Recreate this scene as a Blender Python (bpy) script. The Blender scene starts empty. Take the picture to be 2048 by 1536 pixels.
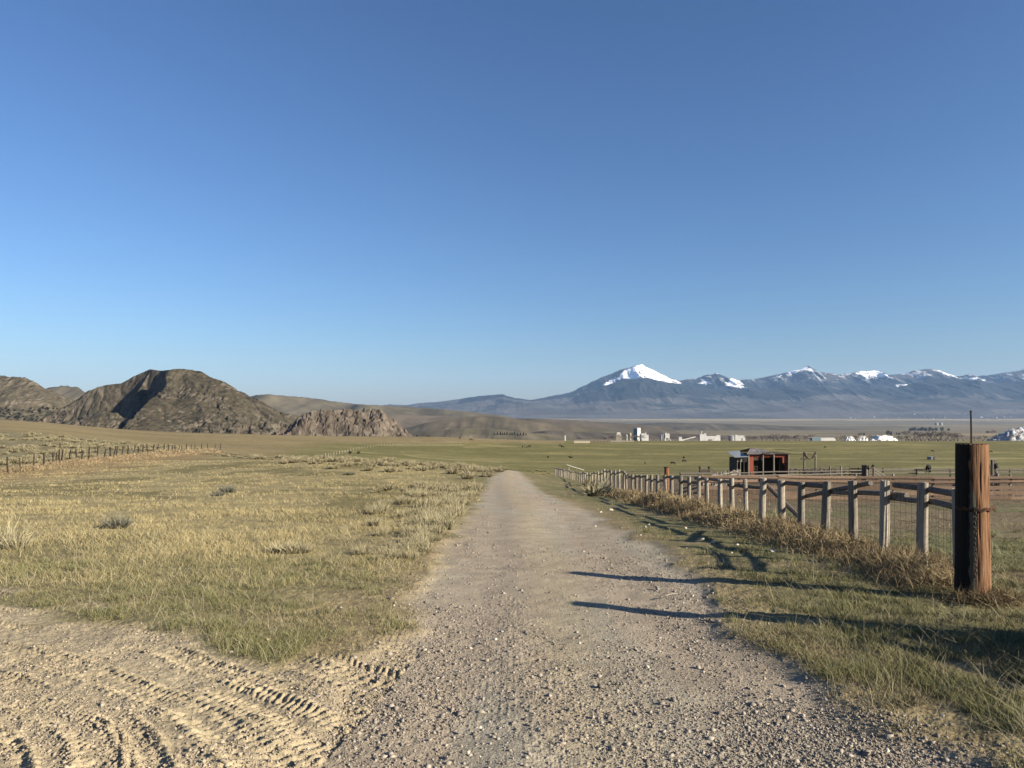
import bpy, bmesh, math, random
import numpy as np
from mathutils import Vector, Matrix
R = math.radians
random.seed(7)
rng = np.random.default_rng(7)
scene = bpy.context.scene
C = scene.collection

# ------------------------------------------------------------------ camera
F = 1430.0          # focal length in photo pixels (photo 2048 wide)
HY = 826.0          # row of the eye level line
CAMZ = 1.65
cam_d = bpy.data.cameras.new('camera')
cam = bpy.data.objects.new('camera', cam_d)
C.objects.link(cam)
cam.location = (0, 0, CAMZ)
cam.rotation_euler = (R(90), 0, 0)
cam_d.sensor_width = 36
cam_d.lens = F / 2048 * 36
cam_d.shift_y = (HY - 768) / 2048
cam_d.clip_start = 0.05
cam_d.clip_end = 120000
scene.camera = cam

# ------------------------------------------------------------------ light
SUN_EL = R(22.3)
SUN_AZ = Vector((0.888, -0.46, 0)).normalized()      # horizontal direction towards the sun
sun_dir = Vector((SUN_AZ.x * math.cos(SUN_EL), SUN_AZ.y * math.cos(SUN_EL), math.sin(SUN_EL)))
w = bpy.data.worlds.new('World')
scene.world = w
w.use_nodes = True
nt = w.node_tree
sky = nt.nodes.new('ShaderNodeTexSky')
sky.sky_type = 'NISHITA'
sky.sun_disc = False
sky.sun_elevation = SUN_EL
sky.sun_rotation = math.atan2(sun_dir.x, sun_dir.y)
sky.altitude = 1500
sky.air_density = 1.4
sky.dust_density = 2.0
sky.ozone_density = 7.0
nt.nodes['Background'].inputs['Strength'].default_value = 0.052
gm = nt.nodes.new('ShaderNodeGamma'); gm.inputs['Gamma'].default_value = 1.15
tn = nt.nodes.new('ShaderNodeVectorMath'); tn.operation = 'MULTIPLY'; tn.inputs[1].default_value = (.90, .80, .79)
nt.links.new(sky.outputs[0], gm.inputs[0]); nt.links.new(gm.outputs[0], tn.inputs[0])
nt.links.new(tn.outputs[0], nt.nodes['Background'].inputs['Color'])
sd = bpy.data.lights.new('sun', 'SUN')
sd.energy = 5.0
sd.angle = R(0.53)
sd.color = (1.0, 0.89, 0.72)
sun = bpy.data.objects.new('sun', sd)
C.objects.link(sun)
sun.rotation_euler = sun_dir.to_track_quat('Z', 'Y').to_euler()
scene.view_settings.view_transform = 'Standard'
scene.view_settings.look = 'None'
scene.view_settings.gamma = 1
scene.view_settings.exposure = 1.35
scene.cycles.max_bounces = 4
scene.cycles.diffuse_bounces = 2
scene.cycles.glossy_bounces = 1
scene.cycles.transmission_bounces = 1
scene.cycles.volume_bounces = 0
scene.cycles.transparent_max_bounces = 4

# ------------------------------------------------------------------ noise
def _hash(ix, iy, seed):
    h = (ix.astype(np.int64) * 374761393 + iy.astype(np.int64) * 668265263 + seed * 974634777) & 0xffffffff
    h = ((h ^ (h >> 13)) * 1274126177) & 0xffffffff
    h = (h ^ (h >> 16)) & 0xffffffff
    return h.astype(np.float64) / 4294967295.0
def vnoise(x, y, seed=0):
    x0 = np.floor(x); y0 = np.floor(y)
    fx = x - x0; fy = y - y0
    fx = fx * fx * fx * (fx * (fx * 6 - 15) + 10); fy = fy * fy * fy * (fy * (fy * 6 - 15) + 10)
    a = _hash(x0, y0, seed); b = _hash(x0 + 1, y0, seed)
    c = _hash(x0, y0 + 1, seed); d = _hash(x0 + 1, y0 + 1, seed)
    return (a + (b - a) * fx) * (1 - fy) + (c + (d - c) * fx) * fy
def fbm(x, y, oct=4, seed=0, gain=0.5):
    s = 0; a = 1; t = 0
    for o in range(oct):
        s = s + a * vnoise(x * 2**o + 17.3 * o, y * 2**o - 9.1 * o, seed + o)
        t += a; a *= gain
    return s / t
def ridged(x, y, oct=4, seed=0, gain=0.55):
    s = 0; a = 1; t = 0
    for o in range(oct):
        n = vnoise(x * 2**o + 31.7 * o, y * 2**o + 5.3 * o, seed + o)
        s = s + a * (1 - np.abs(2 * n - 1)); t += a; a *= gain
    return s / t
def worley(x, y, seed=0):
    x0 = np.floor(x); y0 = np.floor(y); f1 = np.full(x.shape, 9.0); f2 = f1.copy(); cid = np.zeros(x.shape)
    for i in (-1, 0, 1):
        for j in (-1, 0, 1):
            cx, cy = x0 + i, y0 + j
            d = np.hypot(cx + _hash(cx, cy, seed) - x, cy + _hash(cx, cy, seed + 7) - y)
            h = _hash(cx, cy, seed + 13)
            n = d < f1
            f2 = np.where(n, f1, np.minimum(f2, d)); cid = np.where(n, h, cid); f1 = np.where(n, d, f1)
    return f1, f2, cid
def sstep(a, b, x):
    t = np.clip((x - a) / (b - a), 0, 1)
    return t * t * (3 - 2 * t)
def mix(a, b, t):
    t = np.asarray(t)[..., None]
    return np.asarray(a) * (1 - t) + np.asarray(b) * t

# ------------------------------------------------------------------ terrain
PX = np.array([-600, 0, 350, 500, 700, 850, 1024, 1120, 1200, 1361, 1500, 1700, 2048, 2700], float)
ROWS = [
 (0.5, [1.68]*14), (3, [1.845]*14), (8, [2.10]*14), (10.4, [2.25]*14), (15, [2.50]*7 + [2.55]*7),
 (25.5, [3.1,3.1,3.1,3.1,3.12,3.15,3.15,3.25,3.35,3.4,3.4,3.4,3.4,3.4]),
 (40, [4.1,4.1,4.1,4.05,4.0,4.0,4.1,4.35,4.5,4.6,4.6,4.6,4.6,4.6]),
 (63, [5.2,5.2,4.95,4.8,4.6,4.85,5.2,5.9,6.25,6.35,6.2,6.0,6.0,6.0]),
 (85, [5.2,5.2,5.6,5.45,5.35,6.0,7.0,7.6,7.8,7.8,7.75,7.6,7.6,7.6]),
 (110,[4.6,4.9,6.3,6.6,7.3,8.8,10.0,9.8,9.8,9.5,9.3,9.2,9.2,9.2]),
 (150,[2.5,4.1,7.2,8.6,10.5,12,14,14,14,13.7,13.5,13.3,13.3,13.3]),
 (250,[2,5.7,11.8,14.3,15.3,17.5,19.6,20,20.3,20.3,20,20,20,20]),
 (312,[2,5.8,13.5,15.8,17.3,19.5,21.5,22,22.2,22.2,22.2,22,22,22]),
 (400,[1.5,5.6,14.8,16.8,19,21.3,23.6,24,24.2,24.2,24.2,24.2,24.2,24.2]),
 (550,[1,5.4,15.6,17,18.5,19.2,22,22.8,24,25,25,25,25,25]),
 (650,[4,8,17.5,19.5,21.4,21.5,24.2,25.2,25.5,25.6,25.6,25.6,25.6,25.6]),
 (800,[10,15,28,32,33,32,32,33,33,33,33,33,33,33]),
 (1200,[25,30,42,44,46,46,46.5,47,47,47,47,47,47,47]),
 (2000,[60]*3 + [70]*11), (3500,[98]*14), (6000,[127]*14), (9000,[129]*14), (12000,[110]*14),
 (15000,[65]*14), (19000,[0]*14), (40000,[0]*14)]
_ly = np.log([r[0] for r in ROWS]); _D = np.array([r[1] for r in ROWS], float)
def pchip(xs, ys, xq):
    h = np.diff(xs); d = np.diff(ys, axis=0) / h[:, None]
    m = np.zeros_like(ys)
    for k in range(1, len(xs) - 1):
        a, b = d[k-1], d[k]
        w1 = 2*h[k] + h[k-1]; w2 = h[k] + 2*h[k-1]
        with np.errstate(divide='ignore', invalid='ignore'):
            mm = (w1 + w2) / (w1 / a + w2 / b)
        m[k] = np.where(a * b > 0, mm, 0)
    m[0] = d[0]; m[-1] = 0
    i = np.clip(np.searchsorted(xs, xq) - 1, 0, len(xs) - 2)
    t = ((xq - xs[i]) / h[i])[:, None]; hh = h[i][:, None]
    return ((2*t**3 - 3*t**2 + 1) * ys[i] + (t**3 - 2*t**2 + t) * hh * m[i]
            + (-2*t**3 + 3*t**2) * ys[i+1] + (t**3 - t**2) * hh * m[i+1])
TY = np.linspace(_ly[0], _ly[-1], 900)
TPX = np.linspace(PX[0], PX[-1], 240)
_T = pchip(_ly, _D, TY)
_T2 = pchip(PX, _T.T.copy(), TPX).T
for _ in range(3):
    _T2[:, 1:-1] = (_T2[:, :-2] + _T2[:, 1:-1] * 2 + _T2[:, 2:]) / 4
def drop(X, Y):
    X = np.asarray(X, float); Y = np.asarray(Y, float)
    Yc = np.maximum(Y, 0.5)
    px = np.clip(1024 + F * X / Yc, TPX[0], TPX[-1])
    fi = np.clip((np.log(Yc) - TY[0]) / (TY[1] - TY[0]), 0, len(TY) - 1.001)
    fj = np.clip((px - TPX[0]) / (TPX[1] - TPX[0]), 0, len(TPX) - 1.001)
    i = fi.astype(int); j = fj.astype(int); a = fi - i; b = fj - j
    t = (_T2[i, j] * (1-b) + _T2[i, j+1] * b) * (1-a) + (_T2[i+1, j] * (1-b) + _T2[i+1, j+1] * b) * a
    return np.where(Y < 0.5, 1.65 + 0.065 * np.minimum(Y, 0.5), t)
def base_h(X, Y):
    Y = np.asarray(Y, float); X = np.asarray(X, float)
    amp = np.clip((Y - 2) / 60, 0.0, 1) * 0.22 * np.clip(250 / np.maximum(Y, 1), 0.3, 1)
    return CAMZ - drop(X, Y) + (fbm(X / 9, Y / 9, 3, 5) - 0.5) * amp
def H(x, y):
    return float(base_h(np.array([x]), np.array([y]))[0])
def ground_at(px, py):
    """where the line of sight of a photo pixel meets the terrain (used only for measuring)"""
    r = (px - 1024) / F; s = (py - HY) / F
    Y = np.exp(np.linspace(math.log(1.5), math.log(15000), 5000))
    f = (CAMZ - base_h(r * Y, Y)) / Y - s
    k = np.argmax(f < 0) if (f < 0).any() else len(Y) - 1
    return r * Y[k], Y[k]
def to_px(X, Y, Z):
    Yc = np.maximum(Y, 0.3)
    return 1024 + F * X / Yc, HY + F * (CAMZ - Z) / Yc
def edge_fn(pts):
    q = sorted([(lambda g: (g[1], g[0]))(ground_at(*p)) for p in pts])
    ys = np.array([a for a, b in q]); xs = np.array([b for a, b in q])
    return lambda Y: np.interp(Y, ys, xs)
ROAD_L = edge_fn([(560,1534),(690,1400),(800,1270),(850,1165),(880,1106),(915,1056),(943,1014),(963,990),(980,958),(998,947)])
ROAD_R = edge_fn([(1980,1534),(1720,1400),(1500,1270),(1395,1155),(1335,1108),(1280,1080),(1215,1045),(1165,1018),(1125,1002),(1092,988),(1072,974),(1054,958),(1044,949)])

def zones(X, Y):
    """world-fixed masks: road, bare dirt, golden grass, etc."""
    Z = CAMZ - drop(X, Y)
    px, py = to_px(X, Y, Z)
    front = Y > 2
    n1 = fbm(X / 0.9, Y / 0.9, 4, 11); n2 = fbm(X / 4.5, Y / 4.5, 4, 21); n3 = fbm(X / 30, Y / 30, 4, 31)
    wob = (n1 - 0.5) * 1.0
    xl = ROAD_L(Y); xr = ROAD_R(Y)
    soft = np.clip(0.35 + Y * 0.01, 0.2, 1.0)
    road = sstep(-soft*0.5, soft*0.5, X - xl + wob*0.8) * sstep(-soft*0.5, soft*0.5, xr - X + wob*0.8)
    road = road * (Y < 95)
    # bare dirt in the lower left
    bx = np.interp(px, [-600, 0, 200, 400, 560, 700, 790], [1190, 1198, 1235, 1290, 1340, 1345, 1290])
    dirt = sstep(-26, 26, py - bx + (n1 - 0.5) * 120 + (n2 - 0.5) * 60) * (px < xl * F / np.maximum(Y, 0.3) + 1024 + 60)
    return Z, px, py, n1, n2, n3, road, dirt

def tread(X, Y):
    """tyre tracks pressed into the bare dirt: relief in metres"""
    cx, cy = -9.2, -3.6
    dx = X - cx; dy = Y - cy
    rho = np.hypot(dx, dy) + (fbm(X/2.5, Y/2.5, 2, 77) - 0.5) * 0.7
    th = np.arctan2(dy, dx)
    s = th * 11.0
    h = np.zeros_like(X); jit = fbm(X / .25, Y / .25, 3, 95)
    trk = [(7.4 + .315 * q + .07 * math.sin(q * 2.3), .085 + .045 * ((q * 7) % 5) / 4, 1 if q % 3 else -1) for q in range(21)]
    for k, (c, wd, sg) in enumerate(trk):
        u = (rho - c) / wd
        inside = sstep(1.15, 0.85, np.abs(u))
        fade = sstep(0.32, 0.50, fbm(X/1.3 + k*7, Y/1.3, 2, 91 + k))
        lug = np.sin((s + sg * u * 0.05 + k * .13 + (jit - .5) * .12) * 2 * math.pi / (0.062 + .010 * (k % 3)))
        lug = np.clip(lug * 1.8, -1, 1)
        shoulder = np.exp(-((np.abs(u) - 1.15) / 0.3) ** 2)
        h += fade * (inside * (-0.014 + 0.009 * lug * sstep(0.15, .4, np.abs(u))) + 0.020 * shoulder * (0.6 + 0.5 * lug)) * (.5 + 1.0 * jit)
    return h

def relief(X, Y, road, dirt, n1):
    h = np.zeros_like(X)
    near = sstep(40, 8, Y)
    h += (fbm(X / 0.22, Y / 0.22, 3, 41) - 0.5) * 0.035 * near * (1 - road * .5)
    m = (Y < 16)
    if m.any():
        x = X[m]; y = Y[m]
        g = ridged(x / 0.05, y / 0.05, 2, 51) - 0.5
        coarse = sstep(0.42, 0.62, fbm(x / 0.7, y / 1.6, 3, 61))
        h[m] += g * 0.010 * road[m] * (0.35 + 0.9 * coarse) * sstep(16, 9, y)
        h[m] += tread(x, y) * np.clip(dirt[m] * 1.2, 0, 1) * sstep(10, 8.5, y)
        h[m] += (ridged(x / 0.07, y / 0.07, 3, 71, .7) - 0.5) * 0.020 * (1 - road[m]) * sstep(16, 9, y)
    # wheel tracks slightly worn into the road
    xc = (ROAD_L(Y) + ROAD_R(Y)) / 2
    for o in (-0.95, 0.85):
        h -= 0.014 * np.exp(-((X - xc - o) / 0.35) ** 2) * road
    h -= 0.05 * road * near
    return h

def albedo(X, Y):
    Z, px, py, n1, n2, n3, road, dirt = zones(X, Y)
    nf = vnoise(X / 0.25, Y / 0.25, 3)
    green = np.array([.175, .165, .085]); gold = np.array([.36, .30, .165]); straw = np.array([.30, .25, .145])
    olive = np.array([.19, .165, .08]); thatch = np.array([.25, .215, .13]); soil = np.array([.24, .19, .125])
    tan = np.array([.46, .388, .295]); grav = np.array([.37, .335, .30]); pink = np.array([.385, .325, .28])
    rust = np.array([.31, .225, .125]); past = np.array([.160, .148, .055]); brown = np.array([.155, .115, .08])
    # left meadow
    c = mix(green, thatch, np.clip(n2 * 1.6 - .35, 0, 1))
    g = sstep(1185, 1030, py + (n2 - .5) * 130 + (n1 - .5) * 60) * sstep(1010, 760, px + (n2-.5)*150)
    goldc = mix(gold, thatch, np.clip((n1 - .4) * 2.2, 0, 1))
    goldc = mix(goldc, olive, sstep(.46, .62, n2) * .9)
    c = mix(c, goldc, g)
    rs = np.exp(-((py - np.interp(px, [0, 150, 330, 420], [955, 940, 912, 905])) / 13) ** 2) * (px < 430) * sstep(.25, .5, n1 + .1)
    c = mix(c, rust, np.clip(rs, 0, .85))
    # right verge and behind the fence
    rt = (X > ROAD_R(Y))
    v = mix(green * .9, thatch * .85, sstep(.42, .64, n1 * .5 + n2 * .5))
    v = mix(v, soil, sstep(.6, .72, n1) * .6)
    c = np.where((rt & (Y < 100))[..., None], v, c)
    beh = (X > 6.4) & (Y < 140) & (Y > 7)
    bb = mix(np.array([.155, .155, .078]), soil * .8, sstep(.42, .6, n2))
    bb = mix(bb, brown, sstep(1016, 1000, py + (n2 - .5) * 30))
    bb = mix(bb, soil * 0.95, sstep(.55, .7, fbm(X / 2, Y / 1.2, 3, 44)) * .7)
    bb = mix(bb, past, sstep(960, 952, py))
    c = np.where(beh[..., None], bb, c)
    # bare verge on both sides of the road
    vl = sstep(-1.5, -0.1, X - ROAD_L(Y) + (n1 - .5) * 2.6) * (X < ROAD_L(Y) + .4) * (Y < 14)
    c = mix(c, soil * 1.35, vl * .75)
    vr = sstep(1.0, 0.0, X - ROAD_R(Y) + (n1 - .5) * 1.6) * (X > ROAD_R(Y) - .3) * (Y < 30)
    c = mix(c, soil * 1.2, vr * .7)
    # far pasture and fields
    far = sstep(95, 125, Y)
    st = fbm(X / 60, Y / 22, 4, 8); st2 = fbm(X / 14, Y / 7, 3, 9)
    p = mix(past, np.array([.30, .26, .12]), np.clip((st - .45) * 2.4 + (st2 - .5) * 1.6, 0, 1))
    lf = sstep(700, 560, px + (py - 890) * 3) 
    leftf = mix(np.array([.275, .215, .115]), np.array([.225, .18, .095]), sstep(.4, .62, st))
    leftf = mix(leftf, np.array([.33, .265, .15]), sstep(.5, .7, st2) * .5)
    toprow = sstep(889, 884, py - (px - 700) * .0) * (px < 1130)
    p = mix(p, leftf, np.clip(np.maximum(lf, toprow), 0, 1))
    p = mix(p, np.array([.33, .28, .15]), np.exp(-((py - 890 + (px > 930) * -4) / 1.6) ** 2) * sstep(740, 800, px) * sstep(1000, 930, px) * .8)
    p = mix(p, np.array([.17, .14, .09]), sstep(884.5, 882, py) * (px > 1200) * .6)
    c = mix(c, p, far)
    trk = np.interp(px, [803, 812, 840, 900, 960, 1010], [903, 910, 915, 919, 922, 925])
    c = mix(c, np.array([.40, .34, .2]), far * np.exp(-((py - trk) / .8) ** 2) * (px > 803) * (px < 1010) * .7)
    # sagebrush slope at the far left
    sg = sstep(45, 75, Y) * sstep(170, 150, Y) * (px < 560) * (X < -44 - (Y - 63) * .19)
    c = mix(c, mix(np.array([.19, .165, .095]), np.array([.27, .24, .16]), sstep(.45, .6, n1)), sg)
    # valley floor
    vf = sstep(680, 760, Y)
    b1 = fbm(X / 900 + 3, np.log(np.maximum(Y, 1)) * 9, 4, 15)
    b2 = fbm(X / 2500, np.log(np.maximum(Y, 1)) * 22, 3, 16)
    f = mix(np.array([.215, .178, .122]), np.array([.155, .135, .096]), sstep(.4, .6, b1))
    f = mix(f, np.array([.29, .245, .165]), sstep(.56, .66, b2) * .8)
    f = mix(f, np.array([.40, .33, .22]), np.exp(-((py - 839.5) / 1.6) ** 2) * sstep(1150, 1300, px + 120*(b1-.5)) * .9)
    f = mix(f, np.array([.38, .29, .19]), np.exp(-((py - 869) / 2.2) ** 2) * sstep(1850, 1930, px) * .9)
    f = mix(f, np.array([.115, .105, .085]), sstep(.66, .74, fbm(X / 500, np.log(np.maximum(Y, 1)) * 16, 4, 19)) * .7)
    c = mix(c, f, vf)
    # road
    xc = (ROAD_L(Y) + ROAD_R(Y)) / 2
    u = X - xc
    crown = np.exp(-((u + .1) / .38) ** 2)
    rc = mix(grav, pink, sstep(.35, .6, fbm(X / .8, Y / 3.5, 3, 25)))
    rc = mix(rc, tan * .95, crown * .6)
    rc = mix(rc, tan * .95, sstep(-1.2, -2.2, u) * .6)
    rc = rc * (0.86 + 0.28 * nf[..., None])
    c = mix(c * (0.82 + 0.36 * nf[..., None]), rc, road)
    dc = mix(tan, tan * .82, sstep(.4, .65, n2)) * (0.92 + .16 * nf[..., None])
    c = mix(c, dc, dirt)
    return np.clip(c * np.array([.71, .70, .595]), 0.01, .9), road, dirt

# ------------------------------------------------------------------ materials
MATS = {}
def newmat(name):
    m = bpy.data.materials.new(name); m.use_nodes = True
    b = m.node_tree.nodes['Principled BSDF']
    b.inputs['Roughness'].default_value = 0.9
    b.inputs['Specular IOR Level'].default_value = 0.15
    MATS[name] = m
    return m, m.node_tree, b
def col_mat(name, scale=6.0, var=0.3, bump=0.0, bscale=40.0, coord='Object', detail=5, bdist=0.02):
    """colour attribute modulated by procedural noise, plus bump"""
    m, t, b = newmat(name)
    a = t.nodes.new('ShaderNodeAttribute'); a.attribute_name = 'Col'
    tc = t.nodes.new('ShaderNodeTexCoord')
    n = t.nodes.new('ShaderNodeTexNoise'); n.inputs['Scale'].default_value = scale; n.inputs['Detail'].default_value = detail
    t.links.new(tc.outputs[coord], n.inputs['Vector'])
    mr = t.nodes.new('ShaderNodeMapRange'); mr.inputs[1].default_value = .3; mr.inputs[2].default_value = .7
    mr.inputs[3].default_value = 1 - var; mr.inputs[4].default_value = 1 + var
    t.links.new(n.outputs['Fac'], mr.inputs[0])
    v = t.nodes.new('ShaderNodeVectorMath'); v.operation = 'SCALE'
    t.links.new(a.outputs['Color'], v.inputs[0]); t.links.new(mr.outputs[0], v.inputs['Scale'])
    t.links.new(v.outputs[0], b.inputs['Base Color'])
    if bump:
        n2 = t.nodes.new('ShaderNodeTexNoise'); n2.inputs['Scale'].default_value = bscale; n2.inputs['Detail'].default_value = 6
        t.links.new(tc.outputs[coord], n2.inputs['Vector'])
        bp = t.nodes.new('ShaderNodeBump'); bp.inputs['Strength'].default_value = bump; bp.inputs['Distance'].default_value = bdist
        t.links.new(n2.outputs['Fac'], bp.inputs['Height']); t.links.new(bp.outputs[0], b.inputs['Normal'])
    return m
def plain_mat(name, c1, c2=None, scale=8.0, rough=.85, stretch=(1,1,1), bump=0.0, spec=.2, metal=0.0):
    m, t, b = newmat(name)
    c2 = c2 or tuple(x * .7 for x in c1)
    c1 = tuple(x * .6 for x in c1); c2 = tuple(x * .6 for x in c2)
    b.inputs['Roughness'].default_value = rough
    b.inputs['Specular IOR Level'].default_value = spec
    b.inputs['Metallic'].default_value = metal
    tc = t.nodes.new('ShaderNodeTexCoord'); mp = t.nodes.new('ShaderNodeMapping')
    mp.inputs['Scale'].default_value = stretch
    n = t.nodes.new('ShaderNodeTexNoise'); n.inputs['Scale'].default_value = scale; n.inputs['Detail'].default_value = 6
    t.links.new(tc.outputs['Object'], mp.inputs[0]); t.links.new(mp.outputs[0], n.inputs['Vector'])
    cr = t.nodes.new('ShaderNodeValToRGB')
    cr.color_ramp.elements[0].position = .35; cr.color_ramp.elements[1].position = .65
    cr.color_ramp.elements[0].color = (*c2, 1); cr.color_ramp.elements[1].color = (*c1, 1)
    t.links.new(n.outputs['Fac'], cr.inputs[0]); t.links.new(cr.outputs[0], b.inputs['Base Color'])
    if bump:
        bp = t.nodes.new('ShaderNodeBump'); bp.inputs['Strength'].default_value = bump; bp.inputs['Distance'].default_value = .01
        t.links.new(n.outputs['Fac'], bp.inputs['Height']); t.links.new(bp.outputs[0], b.inputs['Normal'])
    return m
M_ground = col_mat('ground_earth', 14.0, .26, .8, 45, bdist=.014, detail=8)
M_road = col_mat('road_gravel', 38.0, .22, .9, 60, bdist=.012)
M_blade = col_mat('grass_blade', 1.2, .12)
M_stone = col_mat('stone', 30.0, .15, .4, 60, bdist=.004)
M_hill = col_mat('hill_rock', .09, .3, .8, .12, bdist=4.0)
M_far = col_mat('far_range', .012, .22, 0, detail=8)
def wood_mat(name, dark, light, crack, sc=1.0, bump=.6):
    m, t, b = newmat(name)
    dark = tuple(x * .55 for x in dark); light = tuple(x * .6 for x in light); crack = tuple(x * .4 for x in crack)
    tc = t.nodes.new('ShaderNodeTexCoord'); mp = t.nodes.new('ShaderNodeMapping')
    mp.inputs['Scale'].default_value = (14*sc, 14*sc, .9*sc)
    n = t.nodes.new('ShaderNodeTexNoise'); n.inputs['Scale'].default_value = 2.2; n.inputs['Detail'].default_value = 8; n.inputs['Roughness'].default_value = .65
    t.links.new(tc.outputs['Object'], mp.inputs[0]); t.links.new(mp.outputs[0], n.inputs['Vector'])
    cr = t.nodes.new('ShaderNodeValToRGB')
    e = cr.color_ramp.elements
    e[0].position = .30; e[0].color = (*crack, 1)
    e[1].position = .68; e[1].color = (*light, 1)
    k = e.new(.42); k.color = (*dark, 1)
    t.links.new(n.outputs['Fac'], cr.inputs[0])
    oi = t.nodes.new('ShaderNodeObjectInfo'); mr = t.nodes.new('ShaderNodeMapRange'); mr.inputs[3].default_value = .68; mr.inputs[4].default_value = 1.22
    vm = t.nodes.new('ShaderNodeVectorMath'); vm.operation = 'SCALE'
    ad = t.nodes.new('ShaderNodeVectorMath'); ad.operation = 'ADD'
    t.links.new(oi.outputs['Random'], mr.inputs[0]); t.links.new(cr.outputs[0], vm.inputs[0]); t.links.new(mr.outputs[0], vm.inputs['Scale'])
    t.links.new(oi.outputs['Location'], ad.inputs[1]); t.links.new(tc.outputs['Object'], ad.inputs[0]); t.links.new(ad.outputs[0], mp.inputs[0])
    t.links.new(vm.outputs[0], b.inputs['Base Color'])
    bp = t.nodes.new('ShaderNodeBump'); bp.inputs['Strength'].default_value = bump; bp.inputs['Distance'].default_value = .012
    t.links.new(n.outputs['Fac'], bp.inputs['Height']); t.links.new(bp.outputs[0], b.inputs['Normal'])
    return m
M_post = wood_mat('weathered_wood', (.33,.29,.235), (.50,.45,.37), (.10,.085,.07))
M_rail = wood_mat('rail_wood', (.20,.175,.15), (.32,.285,.24), (.07,.06,.05))
M_dwood = wood_mat('dark_wood', (.11,.085,.065), (.19,.155,.12), (.035,.03,.025))
M_old = wood_mat('blackened_wood', (.05,.04,.03), (.09,.07,.055), (.02,.015,.012))
M_board = wood_mat('brown_board', (.22,.15,.105), (.33,.235,.17), (.08,.055,.04))
M_gray = wood_mat('grey_board', (.25,.225,.185), (.38,.345,.29), (.09,.08,.065))
M_big = wood_mat('shaded_creosote_wood', (.19,.095,.048), (.37,.215,.12), (.04,.022,.014), sc=1.3, bump=1.0)
def shaded_creosote():
    m = M_big; t = m.node_tree; b = t.nodes['Principled BSDF']
    src = b.inputs['Base Color'].links[0].from_socket
    tc = t.nodes.new('ShaderNodeTexCoord'); sx = t.nodes.new('ShaderNodeSeparateXYZ'); t.links.new(tc.outputs['Object'], sx.inputs[0])
    def mth(op, a, c):
        n = t.nodes.new('ShaderNodeMath'); n.operation = op
        for i, v in enumerate((a, c)):
            if isinstance(v, (int, float)): n.inputs[i].default_value = v
            else: t.links.new(v, n.inputs[i])
        return n.outputs[0]
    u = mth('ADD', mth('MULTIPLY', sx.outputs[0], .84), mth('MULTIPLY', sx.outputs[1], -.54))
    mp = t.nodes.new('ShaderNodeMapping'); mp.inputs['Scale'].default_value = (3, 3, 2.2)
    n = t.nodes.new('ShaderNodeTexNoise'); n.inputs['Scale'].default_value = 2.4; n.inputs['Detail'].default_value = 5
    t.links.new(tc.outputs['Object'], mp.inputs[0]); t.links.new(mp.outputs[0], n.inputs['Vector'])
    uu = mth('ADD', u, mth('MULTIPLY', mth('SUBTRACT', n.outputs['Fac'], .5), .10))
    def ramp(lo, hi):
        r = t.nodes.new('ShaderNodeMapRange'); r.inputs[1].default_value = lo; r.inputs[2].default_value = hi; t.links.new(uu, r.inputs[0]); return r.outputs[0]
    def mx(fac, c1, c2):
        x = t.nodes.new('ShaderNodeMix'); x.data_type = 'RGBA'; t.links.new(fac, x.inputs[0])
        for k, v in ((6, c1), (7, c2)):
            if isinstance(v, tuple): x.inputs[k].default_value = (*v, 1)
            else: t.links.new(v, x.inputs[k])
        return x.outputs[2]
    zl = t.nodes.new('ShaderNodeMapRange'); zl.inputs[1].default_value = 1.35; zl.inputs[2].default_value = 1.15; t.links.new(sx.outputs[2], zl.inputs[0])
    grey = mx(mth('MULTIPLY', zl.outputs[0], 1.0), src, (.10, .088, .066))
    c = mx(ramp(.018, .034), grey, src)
    c = mx(ramp(-.035, -.025), (.016, .013, .011), c)  # near-black left face: its shade painted into the colour, along with creosote
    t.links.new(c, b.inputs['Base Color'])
shaded_creosote()
M_rust = plain_mat('rusty_iron', (.16,.07,.035), (.06,.03,.02), 30, .8)
M_iron = plain_mat('dark_iron', (.04,.032,.028), (.02,.018,.016), 30, .7, spec=.4)
M_wire = plain_mat('old_wire', (.11,.09,.075), (.06,.05,.045), 50, .7)
M_red = plain_mat('faded_red_paint', (.40,.10,.06), (.26,.07,.045), 3, .8, (6, 6, .6))
M_tin = plain_mat('galvanised_sheet', (.42,.44,.45), (.27,.29,.31), 2, .45, (8, 1, 1), spec=.5)
M_tin2 = plain_mat('old_rusted_sheet', (.26,.25,.25), (.12,.09,.08), 1.2, .6, (3, 1, 1), spec=.3)
M_white = plain_mat('white_cladding', (.74,.73,.70), (.62,.61,.58), .15, .7)
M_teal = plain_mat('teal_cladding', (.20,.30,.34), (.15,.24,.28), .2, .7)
M_conc = plain_mat('silo_grey', (.40,.40,.40), (.30,.30,.31), .2, .8)
M_cow = plain_mat('black_hide', (.012,.010,.009), (.006,.005,.005), 5, .75)
M_bark = plain_mat('grey_bark', (.20,.17,.145), (.13,.11,.095), 2, .9)
M_twig = plain_mat('bare_twigs', (.36,.31,.28), (.26,.225,.20), 1, .95)
M_ever = plain_mat('dark_needles', (.045,.05,.032), (.025,.03,.02), .6, .95)
M_pipe = plain_mat('pale_pipe', (.95,.90,.75), (.8,.76,.62), 1, .5)
M_pale = plain_mat('pale_board', (.50,.45,.36), (.38,.34,.27), 2, .8)

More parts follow.
